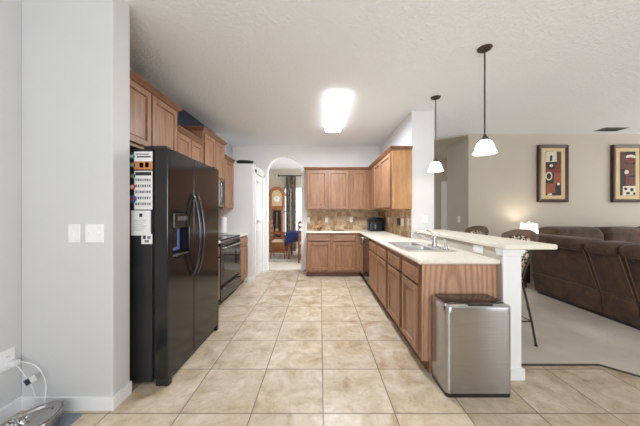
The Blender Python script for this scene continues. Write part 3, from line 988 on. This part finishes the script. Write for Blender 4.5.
# ================================================================== OUTLETS AND SWITCHES
def plate(name, label, cat, c, n, w, h, items, group=None, mat='plastic_white', th=.006):
    """c centre on the wall, n outward; items: 'outlet' or 'switch' per gang"""
    n = Vector(n); u = Vector((abs(n.y), abs(n.x), 0)); v = Vector((0, 0, 1)); c = Vector(c)
    r = thing(name, label, cat, c, group)
    m = MB(); m.relief(c - u * w / 2 - v * h / 2, u, v, n, w, h, [(0, 0), (0, th * .5), (.003, th)])
    m.build('cover_plate', M[mat], r)
    g = len(items)
    for i, it in enumerate(items):
        o = c + u * (w * ((i + .5) / g - .5))
        m = MB()
        if it == 'switch':
            m.relief(o - u * .009 - v * .02 , u, v, n, .018, .040, [(0, th * .8), (0, th + .002), (.003, th + .005)])
            m.build('rocker', M[mat], r)
        elif it == 'toggle':
            m.relief(o - u * .005 - v * .011, u, v, n, .010, .022, [(0, th * .8), (0, th + .002), (.002, th + .010)])
            m.build('toggle', M['plastic_white'], r)
        else:
            for s in (-1, 1):
                m.relief(o - u * .014 + v * (s * .021 - .014), u, v, n, .028, .028, [(0, th * .8), (0, th + .002), (.004, th + .0025)])
            m.build('socket', M[mat], r)
            k = MB()
            for s in (-1, 1):
                for q in (-.006, .004):
                    k.relief(o + u * q + v * (s * .021 - .005), u, v, n, .002, .010, [(0, th + .002), (0, th + .003)])
            k.build('slots', M['ink'], r)
    return r

plate('light_switch', 'white single toggle switch plate on near white wall', 'light switch', (-1.592, 1.635, 1.143), (0, -1, 0), .076, .12, ['toggle'], 'switches on the near wall')
plate('light_switch', 'white double switch plate on near white wall close to its corner', 'light switch', (-1.460, 1.635, 1.143), (0, -1, 0), .118, .12, ['toggle', 'toggle'], 'switches on the near wall')
plate('wall_outlet', 'white outlet on back wall tiles nearest the arch', 'outlet', (-0.255, YB - .010, 1.125), (0, -1, 0), .066, .11, ['outlet'], 'outlets on the back wall tiles')
plate('wall_outlet', 'white outlet on back wall tiles right of the wire basket', 'outlet', (.145, YB - .010, 1.12), (0, -1, 0), .066, .11, ['outlet'], 'outlets on the back wall tiles')
plate('wall_outlet', 'white outlet on back wall tiles left of black air fryer', 'outlet', (.69, YB - .010, 1.13), (0, -1, 0), .066, .11, ['outlet'], 'outlets on the back wall tiles')
plate('wall_outlet', 'white outlet on right wall tiles just beside black air fryer', 'outlet', (1.315, 4.83, 1.14), (-1, 0, 0), .07, .11, ['outlet'], 'plates on the right wall tiles')
plate('light_switch', 'wide white switch plate on right wall tiles beside a black device', 'light switch', (1.315, 4.02, 1.13), (-1, 0, 0), .12, .12, ['switch', 'switch'], 'plates on the right wall tiles')
plate('wall_outlet', 'white outlet on right wall tiles nearest the wall end', 'outlet', (1.315, 3.755, 1.14), (-1, 0, 0), .07, .11, ['outlet'], 'plates on the right wall tiles')
m = MB(); m.box(1.275, 1.3145, 4.12, 4.20, 1.07, 1.19, .008)
tag(m.build('plug_in_device', M['black_plastic'], smooth=True), 'black device plugged in on right wall tiles beside wide switch plate', 'device')
plate('light_switch', 'white switch plate on end of the right wall above the bar', 'light switch', (1.525, 3.64, 1.19), (0, -1, 0), .07, .11, ['toggle'])
plate('wall_outlet', 'white outlet on half wall between sink and bar end', 'outlet', (1.41, 2.245, .955), (-1, 0, 0), .13, .066, ['switch', 'switch'])
plate('light_switch', 'white switch plate on beige hall wall beyond the bar', 'light switch', (2.77, 5.02, 1.15), (-1, 0, 0), .09, .12, ['toggle'])
plate('wall_outlet', 'white outlet at foot of left wall with plug in it', 'outlet', (-1.94, 1.56, .365), (1, 0, 0), .08, .125, ['outlet'])

# ================================================================== TRASH CAN
r = thing('trash_can', 'brushed stainless sensor trash can with black lid in front of peninsula', 'trash can', (1.10, 1.86, 0))
X0, X1, Y0, Y1 = .868, 1.332, 1.735, 1.990
m = MB(); rstack(m, X0 + .004, X1 - .004, Y0 + .004, Y1 - .004, .028, [(0, .001), (0, .028)]); m.build('base', M['black_plastic'], r, smooth=True)
m = MB(); rstack(m, X0 + .003, X1 - .003, Y0 + .003, Y1 - .003, .028, [(0, .0285), (0, .588)]); m.build('bin', M['steel'], r, smooth=True)
m = MB()
rstack(m, X0, X1, Y0, Y1, .04, [(0, .5885), (0, .618), (.004, .628), (.018, .636)]); lid = m.build('lid_rim', M['steel'], r, smooth=True)
m = MB(); rstack(m, X0 + .02, X1 - .02, Y0 + .045, Y1 - .014, .03, [(0, .630), (0, .640), (.006, .643)]); m.build('lid', M['black_gloss'], r, smooth=True)
MB().box(1.03, 1.20, Y0 + .008, Y0 + .048, .6325, .6425, .004).build('sensor', M['black_plastic'], r)

# ================================================================== BAR STOOLS
def stool(x, y, label):
    r = thing('bar_stool', label, 'bar stool', (x, y, .012), 'bar stools along the raised bar')
    m = MB(); rstack(m, x - .17, x + .17, y - .18, y + .18, .06, [(.01, .60), (0, .61), (0, .65), (.02, .668)]); m.build('seat', M['print'], r, smooth=True)
    for sx, sy in ((1, 1), (1, -1), (-1, 1), (-1, -1)):
        m = MB(); m.tube([(x + sx * .25, y + sy * .21, .0125), (x + sx * .222, y + sy * .195, .23), (x + sx * .165, y + sy * .155, .60)], .010, 8)
        m.tube([(x + sx * .25, y + sy * .21, .0125), (x + sx * .25, y + sy * .21, .022)], .015, 10)
        m.build('leg', M['dark_metal'], r, smooth=True)
    q = lambda sx, sy: (x + sx * .220, y + sy * .193, .24)
    m = MB(); m.tube([q(1, 1), q(1, -1), q(-1, -1), q(-1, 1)], .007, 8, closed=True)
    m.build('foot_rail', M['dark_metal'], r, smooth=True)
    def P(s, z, off=0.0):
        return (x + .185 + .115 * (z - .62) / .46 - .04 * s * s + off, y + s * .215, z)
    def strip(zlo, zhi, th, mat, name, w=1.0, n=16):
        m = MB()
        A = []
        for i in range(n + 1):
            s = -1 + 2 * i / n
            zl, zh = zlo(s), zhi(s)
            wl = w if w == 1.0 else w * .8
            A.append([m.bm.verts.new(P(s * wl, zl, -th / 2)), m.bm.verts.new(P(s * wl, zl, th / 2)), m.bm.verts.new(P(s * w, zh, th / 2)), m.bm.verts.new(P(s * w, zh, -th / 2))])
        for a, b in zip(A, A[1:]):
            for k in range(4):
                m.bm.faces.new((a[k], a[(k + 1) % 4], b[(k + 1) % 4], b[k]))
        m.bm.faces.new(A[0]); m.bm.faces.new(A[-1][::-1])
        m.build(name, mat, r, smooth=True)
    strip(lambda s: 1.045 - .055 * s * s, lambda s: 1.108 - .06 * abs(s) ** 2.2, .04, M['stool_wood'], 'crest_rail')
    strip(lambda s: .66, lambda s: 1.043 - .04 * s * s, .028, M['print'], 'back_pad', .78)
    for s in (-1, 1):
        m = MB(); m.tube([(x + .15, y + s * .14, .60), P(s * .70, .68), P(s * .84, .85), P(s * .9, 1.01)], .012, 8); m.build('back_post', M['dark_metal'], r, smooth=True)
    return r
stool(1.80, 2.60, 'brown bar stool with arched back nearest the bar end')
stool(1.80, 3.31, 'brown bar stool with arched back farther along the bar')

# ================================================================== SECTIONAL SOFA
r = thing('sectional_sofa', 'dark brown suede reclining sectional sofa in the living room corner', 'sofa', (4.2, 3.4, .012))
def lumpy(m, amp=.006):
    for vv in m.bm.verts:
        x, y, z = vv.co
        vv.co = (x + amp * math.sin(9 * y + 7 * z), y, z + amp * math.sin(11 * y + 5 * x))
def soft(m, pts, bev, cuts=2):
    m.hexb(pts, bev, 4)
    return m
def unit(y0, y1, ttop_l=3.22, ttop_r=3.20):
    # skirt
    m = MB(); m.hexb([(3.42, y0, .05), (3.72, y0, .05), (3.72, y1, .05), (3.42, y1, .05), (3.385, y0, .325), (3.75, y0, .325), (3.75, y1, .325), (3.385, y1, .325)], .012, 3)
    m.build('skirt', M['suede'], r, smooth=True)
    m = MB(); m.hexb([(3.385, y0 + .004, .332), (3.62, y0 + .004, .332), (3.62, y1 - .004, .332), (3.385, y1 - .004, .332),
                      (ttop_r, y0 + .004, .84), (3.45, y0 + .004, .84), (3.45, y1 - .004, .84), (ttop_l, y1 - .004, .84)], .02, 4)
    b = m.build('back', M['suede'], r, smooth=True)
    m = MB()
    xe = -.004
    m.tube([(ttop_r + xe + .003, y0 + .012, .835), (3.385 + xe, y0 + .012, .335), (3.385 + xe, y1 - .012, .335), (ttop_l + xe + .003, y1 - .012, .835)], .0045, 6)
    m.build('piping', M['piping'], b, smooth=True)
    m = MB(); rstack(m, ttop_r - .06, 3.53, y0 + .004, y1 - .004, .07, [(.06, .805), (.015, .822), (0, .86), (.0, .90), (.03, .937), (.09, .955)], 8)
    lumpy(m, .006)
    m.build('headrest', M['suede'], r, smooth=True)
    m = MB(); m.hexb([(3.60, y0, .08), (4.30, y0, .08), (4.30, y1, .08), (3.60, y1, .08), (3.60, y0, .46), (4.30, y0, .46), (4.30, y1, .46), (3.60, y1, .46)], .05, 4)
    m.build('seat', M['suede'], r, smooth=True)
unit(3.055, 4.02, 3.30, 3.20)
unit(2.69, 3.045)
unit(1.92, 2.68)
m = MB(); m.box(3.44, 4.25, 1.95, 3.98, .013, .052); m.build('base', M['black_plastic'], r)
# far run along the wall
for x0, x1 in ((3.86, 4.72), (4.73, 5.52), (5.53, 6.35)):
    m = MB(); rstack(m, x0, x1, 4.12, 4.60, .10, [(.03, .44), (0, .50), (0, .78), (.015, .93), (.05, 1.0), (.13, 1.035)], 8); lumpy(m, .008)
    m.build('back', M['suede'], r, smooth=True)
    m = MB(); m.hexb([(x0, 3.65, .08), (x1, 3.65, .08), (x1, 4.58, .08), (x0, 4.58, .08), (x0, 3.65, .46), (x1, 3.65, .46), (x1, 4.58, .46), (x0, 4.58, .46)], .05, 4)
    m.build('seat', M['suede'], r, smooth=True)
m = MB(); m.box(3.90, 6.30, 3.70, 4.55, .013, .079); m.build('base', M['black_plastic'], r)

# end table with lamp
r = thing('end_table', 'dark wooden end table behind the sofa corner', 'table', (3.62, 4.42, .012))
MB().box(3.44, 3.80, 4.24, 4.60, .56, .59, .005).build('table_top', M['frame_dark'], r)
for x in (3.47, 3.77):
    for y in (4.27, 4.57):
        MB().box(x - .02, x + .02, y - .02, y + .02, .0125, .56).build('leg', M['frame_dark'], r)
r = thing('table_lamp', 'lit table lamp with square white shade behind the sofa corner', 'lamp', (3.66, 4.42, .59))
m = MB(); m.lathe([(0, 0), (.07, 0), (.07, .015), (.03, .03), (.05, .10), (.05, .17), (.018, .23), (.010, .26), (.008, .50)], (3.66, 4.42, .5905), 24)
m.build('base', M['dark_metal'], r, smooth=True)
m = MB()
ca, sa = math.cos(.95), math.sin(.95)
def sq(h, z): return [(3.66 + (a * ca - b * sa) * h, 4.42 + (a * sa + b * ca) * h, z) for a, b in ((-1, -1), (1, -1), (1, 1), (-1, 1))]
lo, hi = [m.bm.verts.new(p) for p in sq(.125, .90)], [m.bm.verts.new(p) for p in sq(.108, 1.09)]
lo2, hi2 = [m.bm.verts.new(p) for p in sq(.121, .90)], [m.bm.verts.new(p) for p in sq(.104, 1.09)]
for k in range(4):
    k2 = (k + 1) % 4
    m.bm.faces.new((lo[k], lo[k2], hi[k2], hi[k])); m.bm.faces.new((lo2[k], hi2[k], hi2[k2], lo2[k2]))
    m.bm.faces.new((hi[k], hi[k2], hi2[k2], hi2[k])); m.bm.faces.new((lo[k], lo2[k], lo2[k2], lo[k2]))
m.build('lamp_shade', M['lamp_shade'], r)
m = MB(); m.lathe([(.004, 1.08), (.004, 1.105), (.011, 1.112), (.013, 1.122), (.008, 1.133), (0, 1.136)], (3.66, 4.42, 0), 14); m.build('finial', M['chrome'], r, smooth=True)
def bulb(name, loc, power, color, rad=.04):
    l = bpy.data.lights.new(name, 'POINT'); l.energy = power; l.color = color; l.shadow_soft_size = rad
    o = bpy.data.objects.new(name, l); o.location = loc; COL.objects.link(o)
bulb('lamp_bulb', (3.66, 4.42, 1.02), 4.5, (1.0, .84, .64))

# ================================================================== PICTURES
def picture(cx, label, shapes):
    y = 4.70; z0, z1 = 1.475, 2.535; w = .555; x0, x1 = cx - w / 2, cx + w / 2
    r = thing('framed_picture', label, 'picture', (cx, y, z0), 'framed pictures on the living room wall')
    m = MB()
    fr = [(0, 0), (0, .05), (.012, .058), (.05, .045), (.056, .034)]
    m.relief((x0, y - .0005, z0), (1, 0, 0), (0, 0, 1), (0, -1, 0), w, z1 - z0, fr); m.build('frame', M['frame_dark'], r)
    m = MB(); m.relief((x0 + .056, y - .034, z0 + .056), (1, 0, 0), (0, 0, 1), (0, -1, 0), w - .112, z1 - z0 - .112, [(0, 0), (0, .006), (.012, .004)]); m.build('inner_frame', M['gilt'], r)
    m = MB(); m.relief((x0 + .068, y - .038, z0 + .068), (1, 0, 0), (0, 0, 1), (0, -1, 0), w - .136, z1 - z0 - .136, [(0, 0), (0, .002)]); m.build('mat_board', M['mat_tan'], r)
    a0, a1, b0, b1 = x0 + .135, x1 - .135, z0 + .125, z1 - .125
    names = ['art_black', 'art_rust', 'art_brown', 'art_cream', 'art_red']
    m = MB(); m.box(a0, a1, y - .0425, y - .040, b0, b1)
    W, H = a1 - a0, b1 - b0
    for i, s in enumerate(shapes):
        yy = y - .0428 - i * .0002
        if s[0] == 'r':
            _, fx0, fx1, fz0, fz1, mi = s
            vs = [m.bm.verts.new((a0 + fx * W, yy, b0 + fz * H)) for fx, fz in ((fx0, fz0), (fx1, fz0 + .01), (fx1 - .02, fz1), (fx0 + .02, fz1 - .01))]
            f = m.bm.faces.new(vs); f.material_index = mi
        else:
            _, fx, fz, rx, rz, mi = s
            vs = [m.bm.verts.new((a0 + fx * W + rx * W * math.cos(t_), yy, b0 + fz * H + rz * H * math.sin(t_))) for t_ in [2 * PI * k / 20 for k in range(20)]]
            f = m.bm.faces.new(vs); f.material_index = mi
    m.build('artwork', [M[n] for n in names], r)
picture(4.315, 'framed abstract picture with cream top and rust patches, left of the two', [
    ('r', 0, .72, .76, 1, 3), ('r', .72, 1, .60, 1, 2), ('r', 0, 1, .50, .72, 4), ('e', .35, .67, .30, .085, 0), ('e', .36, .68, .12, .03, 3), ('r', 0, .5, .28, .50, 0),
    ('r', .5, 1, .22, .52, 1), ('e', .2, .44, .22, .10, 3), ('e', .2, .44, .15, .07, 0), ('r', 0, .62, .05, .28, 1), ('r', .62, 1, 0, .28, 0), ('e', .82, .26, .10, .03, 3), ('r', .25, .42, .78, .92, 0), ('r', .1, .4, 0, .05, 3)])
picture(5.69, 'framed abstract picture with cream oval and spotted foot, right of the two', [
    ('r', 0, .35, .6, 1, 2), ('e', .68, .88, .32, .05, 3), ('e', .65, .80, .34, .07, 4), ('r', .3, 1, .45, .72, 2), ('e', .42, .53, .14, .05, 3), ('r', .35, .55, .22, .50, 4),
    ('r', .55, 1, .22, .42, 2), ('r', .15, 1, 0, .22, 3), ('e', .35, .15, .12, .03, 0), ('e', .75, .13, .12, .04, 0), ('e', .5, .05, .13, .03, 0), ('e', .9, .04, .08, .03, 0)])

# ================================================================== LIGHT FITTINGS
r = thing('ceiling_light', 'long fluorescent ceiling light with wraparound diffuser over the kitchen', 'ceiling light', (.225, 3.64, CEIL))
MB().box(.10, .35, 3.09, 4.34, CEIL - .03, CEIL - .001, .004).build('housing', M['trim'], r)
m = MB()
pr = [(.085, CEIL - .031), (.088, CEIL - .065), (.11, CEIL - .085), (.34, CEIL - .085), (.362, CEIL - .065), (.365, CEIL - .031)]
m.prism([(x, 3.08, z) for x, z in pr], (0, 1.27, 0))
m.build('diffuser', M['diffuser'], r)
o = area_light('fluorescent_tubes', (.225, 3.71, CEIL - .09), (0, 0, 0), .26, 1.24, 43, (0.86, 0.94, 1.0))

def pendant(y, label):
    x = 1.475
    r = thing('pendant_lamp', label, 'pendant lamp', (x, y, CEIL), 'pendant lamps over the bar')
    m = MB(); m.lathe([(0, -.028), (.02, -.028), (.055, -.012), (.062, 0), (0, 0)], (x, y, CEIL), 28); m.build('canopy', M['dark_metal'], r, smooth=True)
    m = MB(); m.tube([(x, y, 1.965), (x, y, CEIL - .02)], .0065, 8); m.build('rod', M['dark_metal'], r, smooth=True)
    m = MB(); m.lathe([(.0, .03), (.012, .03), (.014, .012), (.028, .004), (.030, -.022), (0, -.022)], (x, y, 1.948), 20); m.build('socket_cap', M['dark_metal'], r, smooth=True)
    m = MB()
    out = [(.026, .122), (.042, .116), (.060, .098), (.072, .066), (.080, .036), (.093, .010), (.098, .0)]
    inn = [(a - .004, b) for a, b in out[::-1]]
    m.lathe(out + inn, (x, y, 1.808), 40); m.build('glass_shade', M['shade'], r, smooth=True)
    bulb('pendant_bulb', (x, y, 1.84), .8, (1.0, .84, .64), .03)
    return r
pendant(2.257, 'pendant lamp with frosted bell shade, nearer of the two over the bar')
pendant(3.215, 'pendant lamp with frosted bell shade, farther one beside the right wall')

r = thing('ceiling_vent', 'grey louvred air vent in the living room ceiling', 'vent', (5.12, 4.42, CEIL))
MB().box(4.92, 5.32, 4.33, 4.53, CEIL - .008, CEIL - .0005, .002).build('vent_frame', M['vent'], r)
for k in range(7):
    y = 4.35 + k * .024
    m = MB(); m.hexa([(4.94, y, CEIL - .018), (5.30, y, CEIL - .018), (5.30, y + .003, CEIL - .018), (4.94, y + .003, CEIL - .018),
                      (4.94, y + .012, CEIL - .0085), (5.30, y + .012, CEIL - .0085), (5.30, y + .015, CEIL - .0085), (4.94, y + .015, CEIL - .0085)])
    m.build('slat', M['plastic_grey'], r)

# ================================================================== PET FOUNTAIN BY THE LEFT WALL
m = MB(); rstack(m, -1.90, -1.50, 0.95, 1.60, .02, [(0, .0005), (0, .006)])
tag(m.build('floor_mat', M['blue_mat'], smooth=True), 'blue-grey mat on tiles under the steel oval fountain', 'mat')
r = thing('pet_fountain', 'oval stainless steel pet water fountain on a blue mat by left wall', 'pet fountain', (-1.69, 1.33, .0065), None)
c0 = (0, 0, 0)
m = MB(); m.lathe([(0, 0), (.9, 0), (.94, .01), (1.0, .085), (1.03, .1), (1.0, .104), (.97, .085), (.0, .08)], c0, 48, .112, .20)
def place(m):
    ca, sa = math.cos(-.14), math.sin(-.14)
    for vv in m.bm.verts:
        x, y, z = vv.co
        vv.co = (-1.638 + x * ca - y * sa, 1.362 + x * sa + y * ca, .0068 + z)
    return m
place(m).build('bowl', M['steel'], r, smooth=True)
m = MB(); m.lathe([(1.0, .100), (.98, .112), (.80, .114), (.76, .104), (.5, .112), (.2, .122), (0, .124), (0, .095), (.96, .095)], c0, 48, .109, .197)
place(m).build('lid', M['steel'], r, smooth=True)
m = MB()
for k in range(5):
    a = 2 * PI * k / 5
    mm = [(.012 * math.cos(a), .012 * math.sin(a), .128), (.035 * math.cos(a), .035 * math.sin(a), .142), (.05 * math.cos(a), .05 * math.sin(a), .134)]
    m.tube(mm, [.008, .012, .005], 8)
m.lathe([(.014, .122), (.012, .16), (.02, .168), (0, .172)], c0, 14)
place(m).build('water_spout', M['chrome'], r, smooth=True)

m = MB()
def curve(P_, n=6):
    P_ = [Vector(p) for p in P_]; out_ = []
    for i in range(len(P_) - 1):
        p0, p1, p2, p3 = P_[max(i - 1, 0)], P_[i], P_[i + 1], P_[min(i + 2, len(P_) - 1)]
        for k in range(n):
            t_ = k / n
            out_.append(.5 * ((2 * p1) + (p2 - p0) * t_ + (2 * p0 - 5 * p1 + 4 * p2 - p3) * t_ ** 2 + (3 * p1 - p0 - 3 * p2 + p3) * t_ ** 3))
    return out_ + [P_[-1]]
m.tube(curve([(-1.915, 1.575, .345), (-1.87, 1.585, .338), (-1.80, 1.60, .30), (-1.755, 1.605, .22), (-1.74, 1.60, .15), (-1.725, 1.575, .08), (-1.70, 1.56, .03)]), .0026, 8)
m.tube(curve([(-1.915, 1.565, .335), (-1.885, 1.575, .31), (-1.83, 1.59, .20), (-1.80, 1.59, .12), (-1.79, 1.58, .05)]), .0024, 8)
m.box(-1.934, -1.885, 1.55, 1.59, .325, .355, .006)
cord = tag(m.build('power_cord', M['cord_clear'], smooth=True), 'thin white power cord hanging from left wall outlet to the fountain', 'cord')
m = MB()
m.hexb([(-1.865, 1.572, .245), (-1.80, 1.572, .285), (-1.80, 1.573, .285), (-1.865, 1.573, .245), (-1.885, 1.572, .275), (-1.82, 1.572, .315), (-1.82, 1.573, .315), (-1.885, 1.573, .275)])
n0 = len(m.bm.faces)
m.hexa([(-1.8655, 1.5712, .2445), (-1.835, 1.5712, .2633), (-1.835, 1.5735, .2633), (-1.8655, 1.5735, .2445), (-1.8855, 1.5712, .2755), (-1.855, 1.5712, .2943), (-1.855, 1.5735, .2943), (-1.8855, 1.5735, .2755)], mi=1)
m.bm.transform(Matrix.Translation((.035, 0, -.05)))
tag(m.build('cord_tag', [M['paper'], M['ink']]), 'small black and white warning tag hanging on the white cord', 'tag')

# ================================================================== DINING ROOM
struct('floor_rug_area', MB().box(-1.6, 0.6, 6.5, 8.1, .0125, .020), M['rug']) if False else None
m = MB(); rstack(m, -1.65, 0.9, 6.45, 8.15, .02, [(0, .0125), (0, .020)])
tag(m.build('area_rug', M['rug']), 'grey patterned rug under the dining table', 'rug')

r = thing('grandfather_clock', 'honey oak grandfather clock with arched top and glass front', 'grandfather clock', (-1.36, 8.22, .012))
cx, w2 = -1.375, .225
def arch_poly(hw, zb, zs, y, n=18):
    return [(cx - hw, y, zb)] + [(cx + hw, y, zb)] + [(cx + hw * math.cos(PI * k / n), y, zs + hw * math.sin(PI * k / n)) for k in range(0, n + 1)]
m = MB(); m.prism(arch_poly(w2, 1.42, 1.87, 8.04), (0, .34, 0)); m.build('hood', M['honey'], r)
m = MB(); m.prism(arch_poly(w2 + .02, 1.83, 1.875, 8.025), (0, .36, 0)); m.build('arched_top', M['honey'], r)
m = MB(); m.prism(arch_poly(.155, 1.50, 1.85, 8.018), (0, .015, 0)); f = m.build('dial_door', M['mat_tan'], r)
m = MB(); m.lathe([(0, 0), (.095, 0), (.095, .006), (0, .006)], seg=32)
for vv in m.bm.verts:
    a, b, c = vv.co; vv.co = (cx + a, 8.017 - c, 1.72 + b)
m.build('dial', M['paper'], f)
m = MB(); m.box(cx - .004, cx + .004, 8.006, 8.010, 1.72, 1.80); m.box(cx, cx + .06, 8.006, 8.010, 1.717, 1.723); m.build('hands', M['ink'], f)
MB().box(cx - .19, cx + .19, 8.07, 8.38, .45, 1.42, .004).build('trunk', M['honey'], r)
d = MB().box(cx - .125, cx + .125, 8.055, 8.0695, .50, 1.36, .003).build('trunk_door', M['black_glass'], r)
m = MB(); m.tube([(cx, 8.045, .75), (cx, 8.045, 1.3)], .006); m.lathe([(0, 0), (.05, 0), (.05, .008), (0, .008)], seg=20)
for vv in list(m.bm.verts)[-42:]:
    a, b, c = vv.co; vv.co = (cx + a, 8.05 - c, .74 + b)
m.build('pendulum', M['gilt'], d)
for s in (-1, 1):
    m = MB(); m.lathe([(.018, .0), (.012, .02), (.012, .36), (.018, .38)], (cx + s * .205, 8.05, 1.45), 12); m.build('column', M['honey'], r, smooth=True)
MB().box(cx - .235, cx + .235, 8.03, 8.38, .0205, .45, .008).build('plinth', M['honey'], r)
MB().box(cx - .25, cx + .25, 8.02, 8.38, .0206, .10, .004).build('skirt', M['honey'], r)

# curtain panels on a rod
r = thing('curtain_rod', 'dark curtain rod above the dining room window', 'curtain rod', (-.9, 8.3, 2.4))
m = MB(); m.tube([(-1.33, 8.28, 2.50), (.45, 8.28, 2.50)], .016, 12); m.build('rod', M['black_plastic'], r, smooth=True)
m = MB(); m.lathe([(0, -.035), (.02, -.03), (.033, 0), (.02, .03), (0, .035)], (-1.36, 8.28, 2.50), 16); m.build('finial', M['black_plastic'], r, smooth=True)
m = MB(); m.tube([(-1.27, 8.28, 2.50), (-1.27, 8.40, 2.50)], .010); m.build('bracket', M['black_plastic'], r)
def curtain(x0, x1, label, shift):
    m = MB()
    def fn(u, v):
        z = .03 + v * 2.45
        squeeze = 1.0
        x = (x0 + x1) / 2 + (x1 - x0) * (u - .5) * squeeze
        return (x, 8.28 + .028 * math.sin(u * 2 * PI * 3.5) , z)
    m.grid(fn, 42, 14)
    o = m.build('curtain', M['curtain'], smooth=True)
    md = o.modifiers.new('thickness', 'SOLIDIFY'); md.thickness = .006
    return tag(o, label, 'curtain', 'curtain panels at the dining window')
curtain(-1.12, -.96, 'patterned brown curtain panel nearest the grandfather clock', 1)
curtain(-.955, -.79, 'patterned brown curtain panel nearest the window glass', -1)

# table with a blue cloth
r = thing('dining_table', 'wooden dining table under a navy tablecloth', 'dining table', (-.35, 7.1, .0205))
MB().box(-.90, .5, 6.80, 7.60, .72, .75, .004).build('table_top', M['chair_wood'], r)
for x in (-.84, .44):
    for y in (6.85, 7.54):
        m = MB(); m.hexb([(x - .025, y - .025, .0205), (x + .025, y - .025, .0205), (x + .025, y + .025, .0205), (x - .025, y + .025, .0205),
                          (x - .038, y - .038, .72), (x + .038, y - .038, .72), (x + .038, y + .038, .72), (x - .038, y + .038, .72)], .004)
        m.build('leg', M['chair_wood'], r)
m = MB()
N = 60
def cloth_ring(off, z, wave):
    pts = []
    for k in range(N):
        s = k / N * 4; side = int(s); f = s - side
        x0, x1, y0, y1 = -.905 - off, .505 + off, 6.795 - off, 7.605 + off
        p = [(x0 + (x1 - x0) * f, y0), (x1, y0 + (y1 - y0) * f), (x1 - (x1 - x0) * f, y1), (x0, y1 - (y1 - y0) * f)][side]
        corner = 1 - min(f, 1 - f) * 2
        pts.append((p[0] + wave * math.sin(k * 1.9), p[1] + wave * math.cos(k * 2.3), z - (.13 * corner ** 4 if wave else 0)))
    return [m.bm.verts.new(p) for p in pts]
rings = [cloth_ring(-.004, .7545, 0), cloth_ring(.006, .748, 0), cloth_ring(.02, .66, .006), cloth_ring(.035, .52, .012)]
for A, B in zip(rings, rings[1:]):
    for k in range(N):
        m.bm.faces.new((A[k], A[(k + 1) % N], B[(k + 1) % N], B[k]))
m.bm.faces.new(rings[0])
o = m.build('tablecloth', M['navy_cloth'], smooth=True)
md = o.modifiers.new('thickness', 'SOLIDIFY'); md.thickness = .003
tag(o, 'navy blue tablecloth draped over the dining table', 'tablecloth')

# ladder-back armchair facing +X, built at origin
def chair(label, arms=True):
    r = thing('dining_chair', label, 'dining chair', (0, 0, 0), 'chairs at the dining table')
    for y in (-.23, .23):
        m = MB(); m.tube([(-.24, y, .001), (-.22, y, .45), (-.27, y, .80), (-.31, y, 1.05)], [.018, .021, .019, .014], 8); m.build('leg', M['chair_wood'], r, smooth=True)
        m = MB(); m.tube([(.23, y, .001), (.22, y, .45)] + ([(.20, y, .66)] if arms else []), [.016, .022] + ([.018] if arms else []), 8); m.build('leg', M['chair_wood'], r, smooth=True)
        if arms:
            m = MB(); m.tube([(-.255, y, .68), (-.05, y, .69), (.24, y, .675)], [.018, .020, .024], 8); m.build('arm', M['chair_wood'], r, smooth=True)
        m = MB(); m.tube([(-.235, y, .18), (.228, y, .18)], .011, 8); m.build('stretcher', M['chair_wood'], r, smooth=True)
    m = MB(); m.tube([(0, -.23, .18), (0, .23, .18)], .011, 8); m.build('stretcher', M['chair_wood'], r, smooth=True)
    m = MB(); rstack(m, -.24, .25, -.25, .25, .03, [(0, .42), (0, .455)]); m.build('seat_frame', M['chair_wood'], r, smooth=True)
    m = MB(); rstack(m, -.22, .24, -.23, .23, .05, [(0, .4555), (0, .485), (.02, .50)]); m.build('seat_cushion', M['cushion'], r, smooth=True)
    for z, x in ((.62, -.243), (.76, -.262), (.90, -.285), (1.02, -.305)):
        m = MB(); m.box(x - .009, x + .009, -.225, .225, z - .035, z + .035, .004); m.build('back_slat', M['chair_wood'], r)
    return r
c1 = chair('wooden ladder-back armchair at left end of the blue table')
c1.location = (-1.15, 7.10, .0205); c1.scale = (.80, 1, 1)
c2 = dup(c1, (-.30, 6.50, .0205), 'wooden ladder-back chair at right, in front of the blue table', PI / 2)
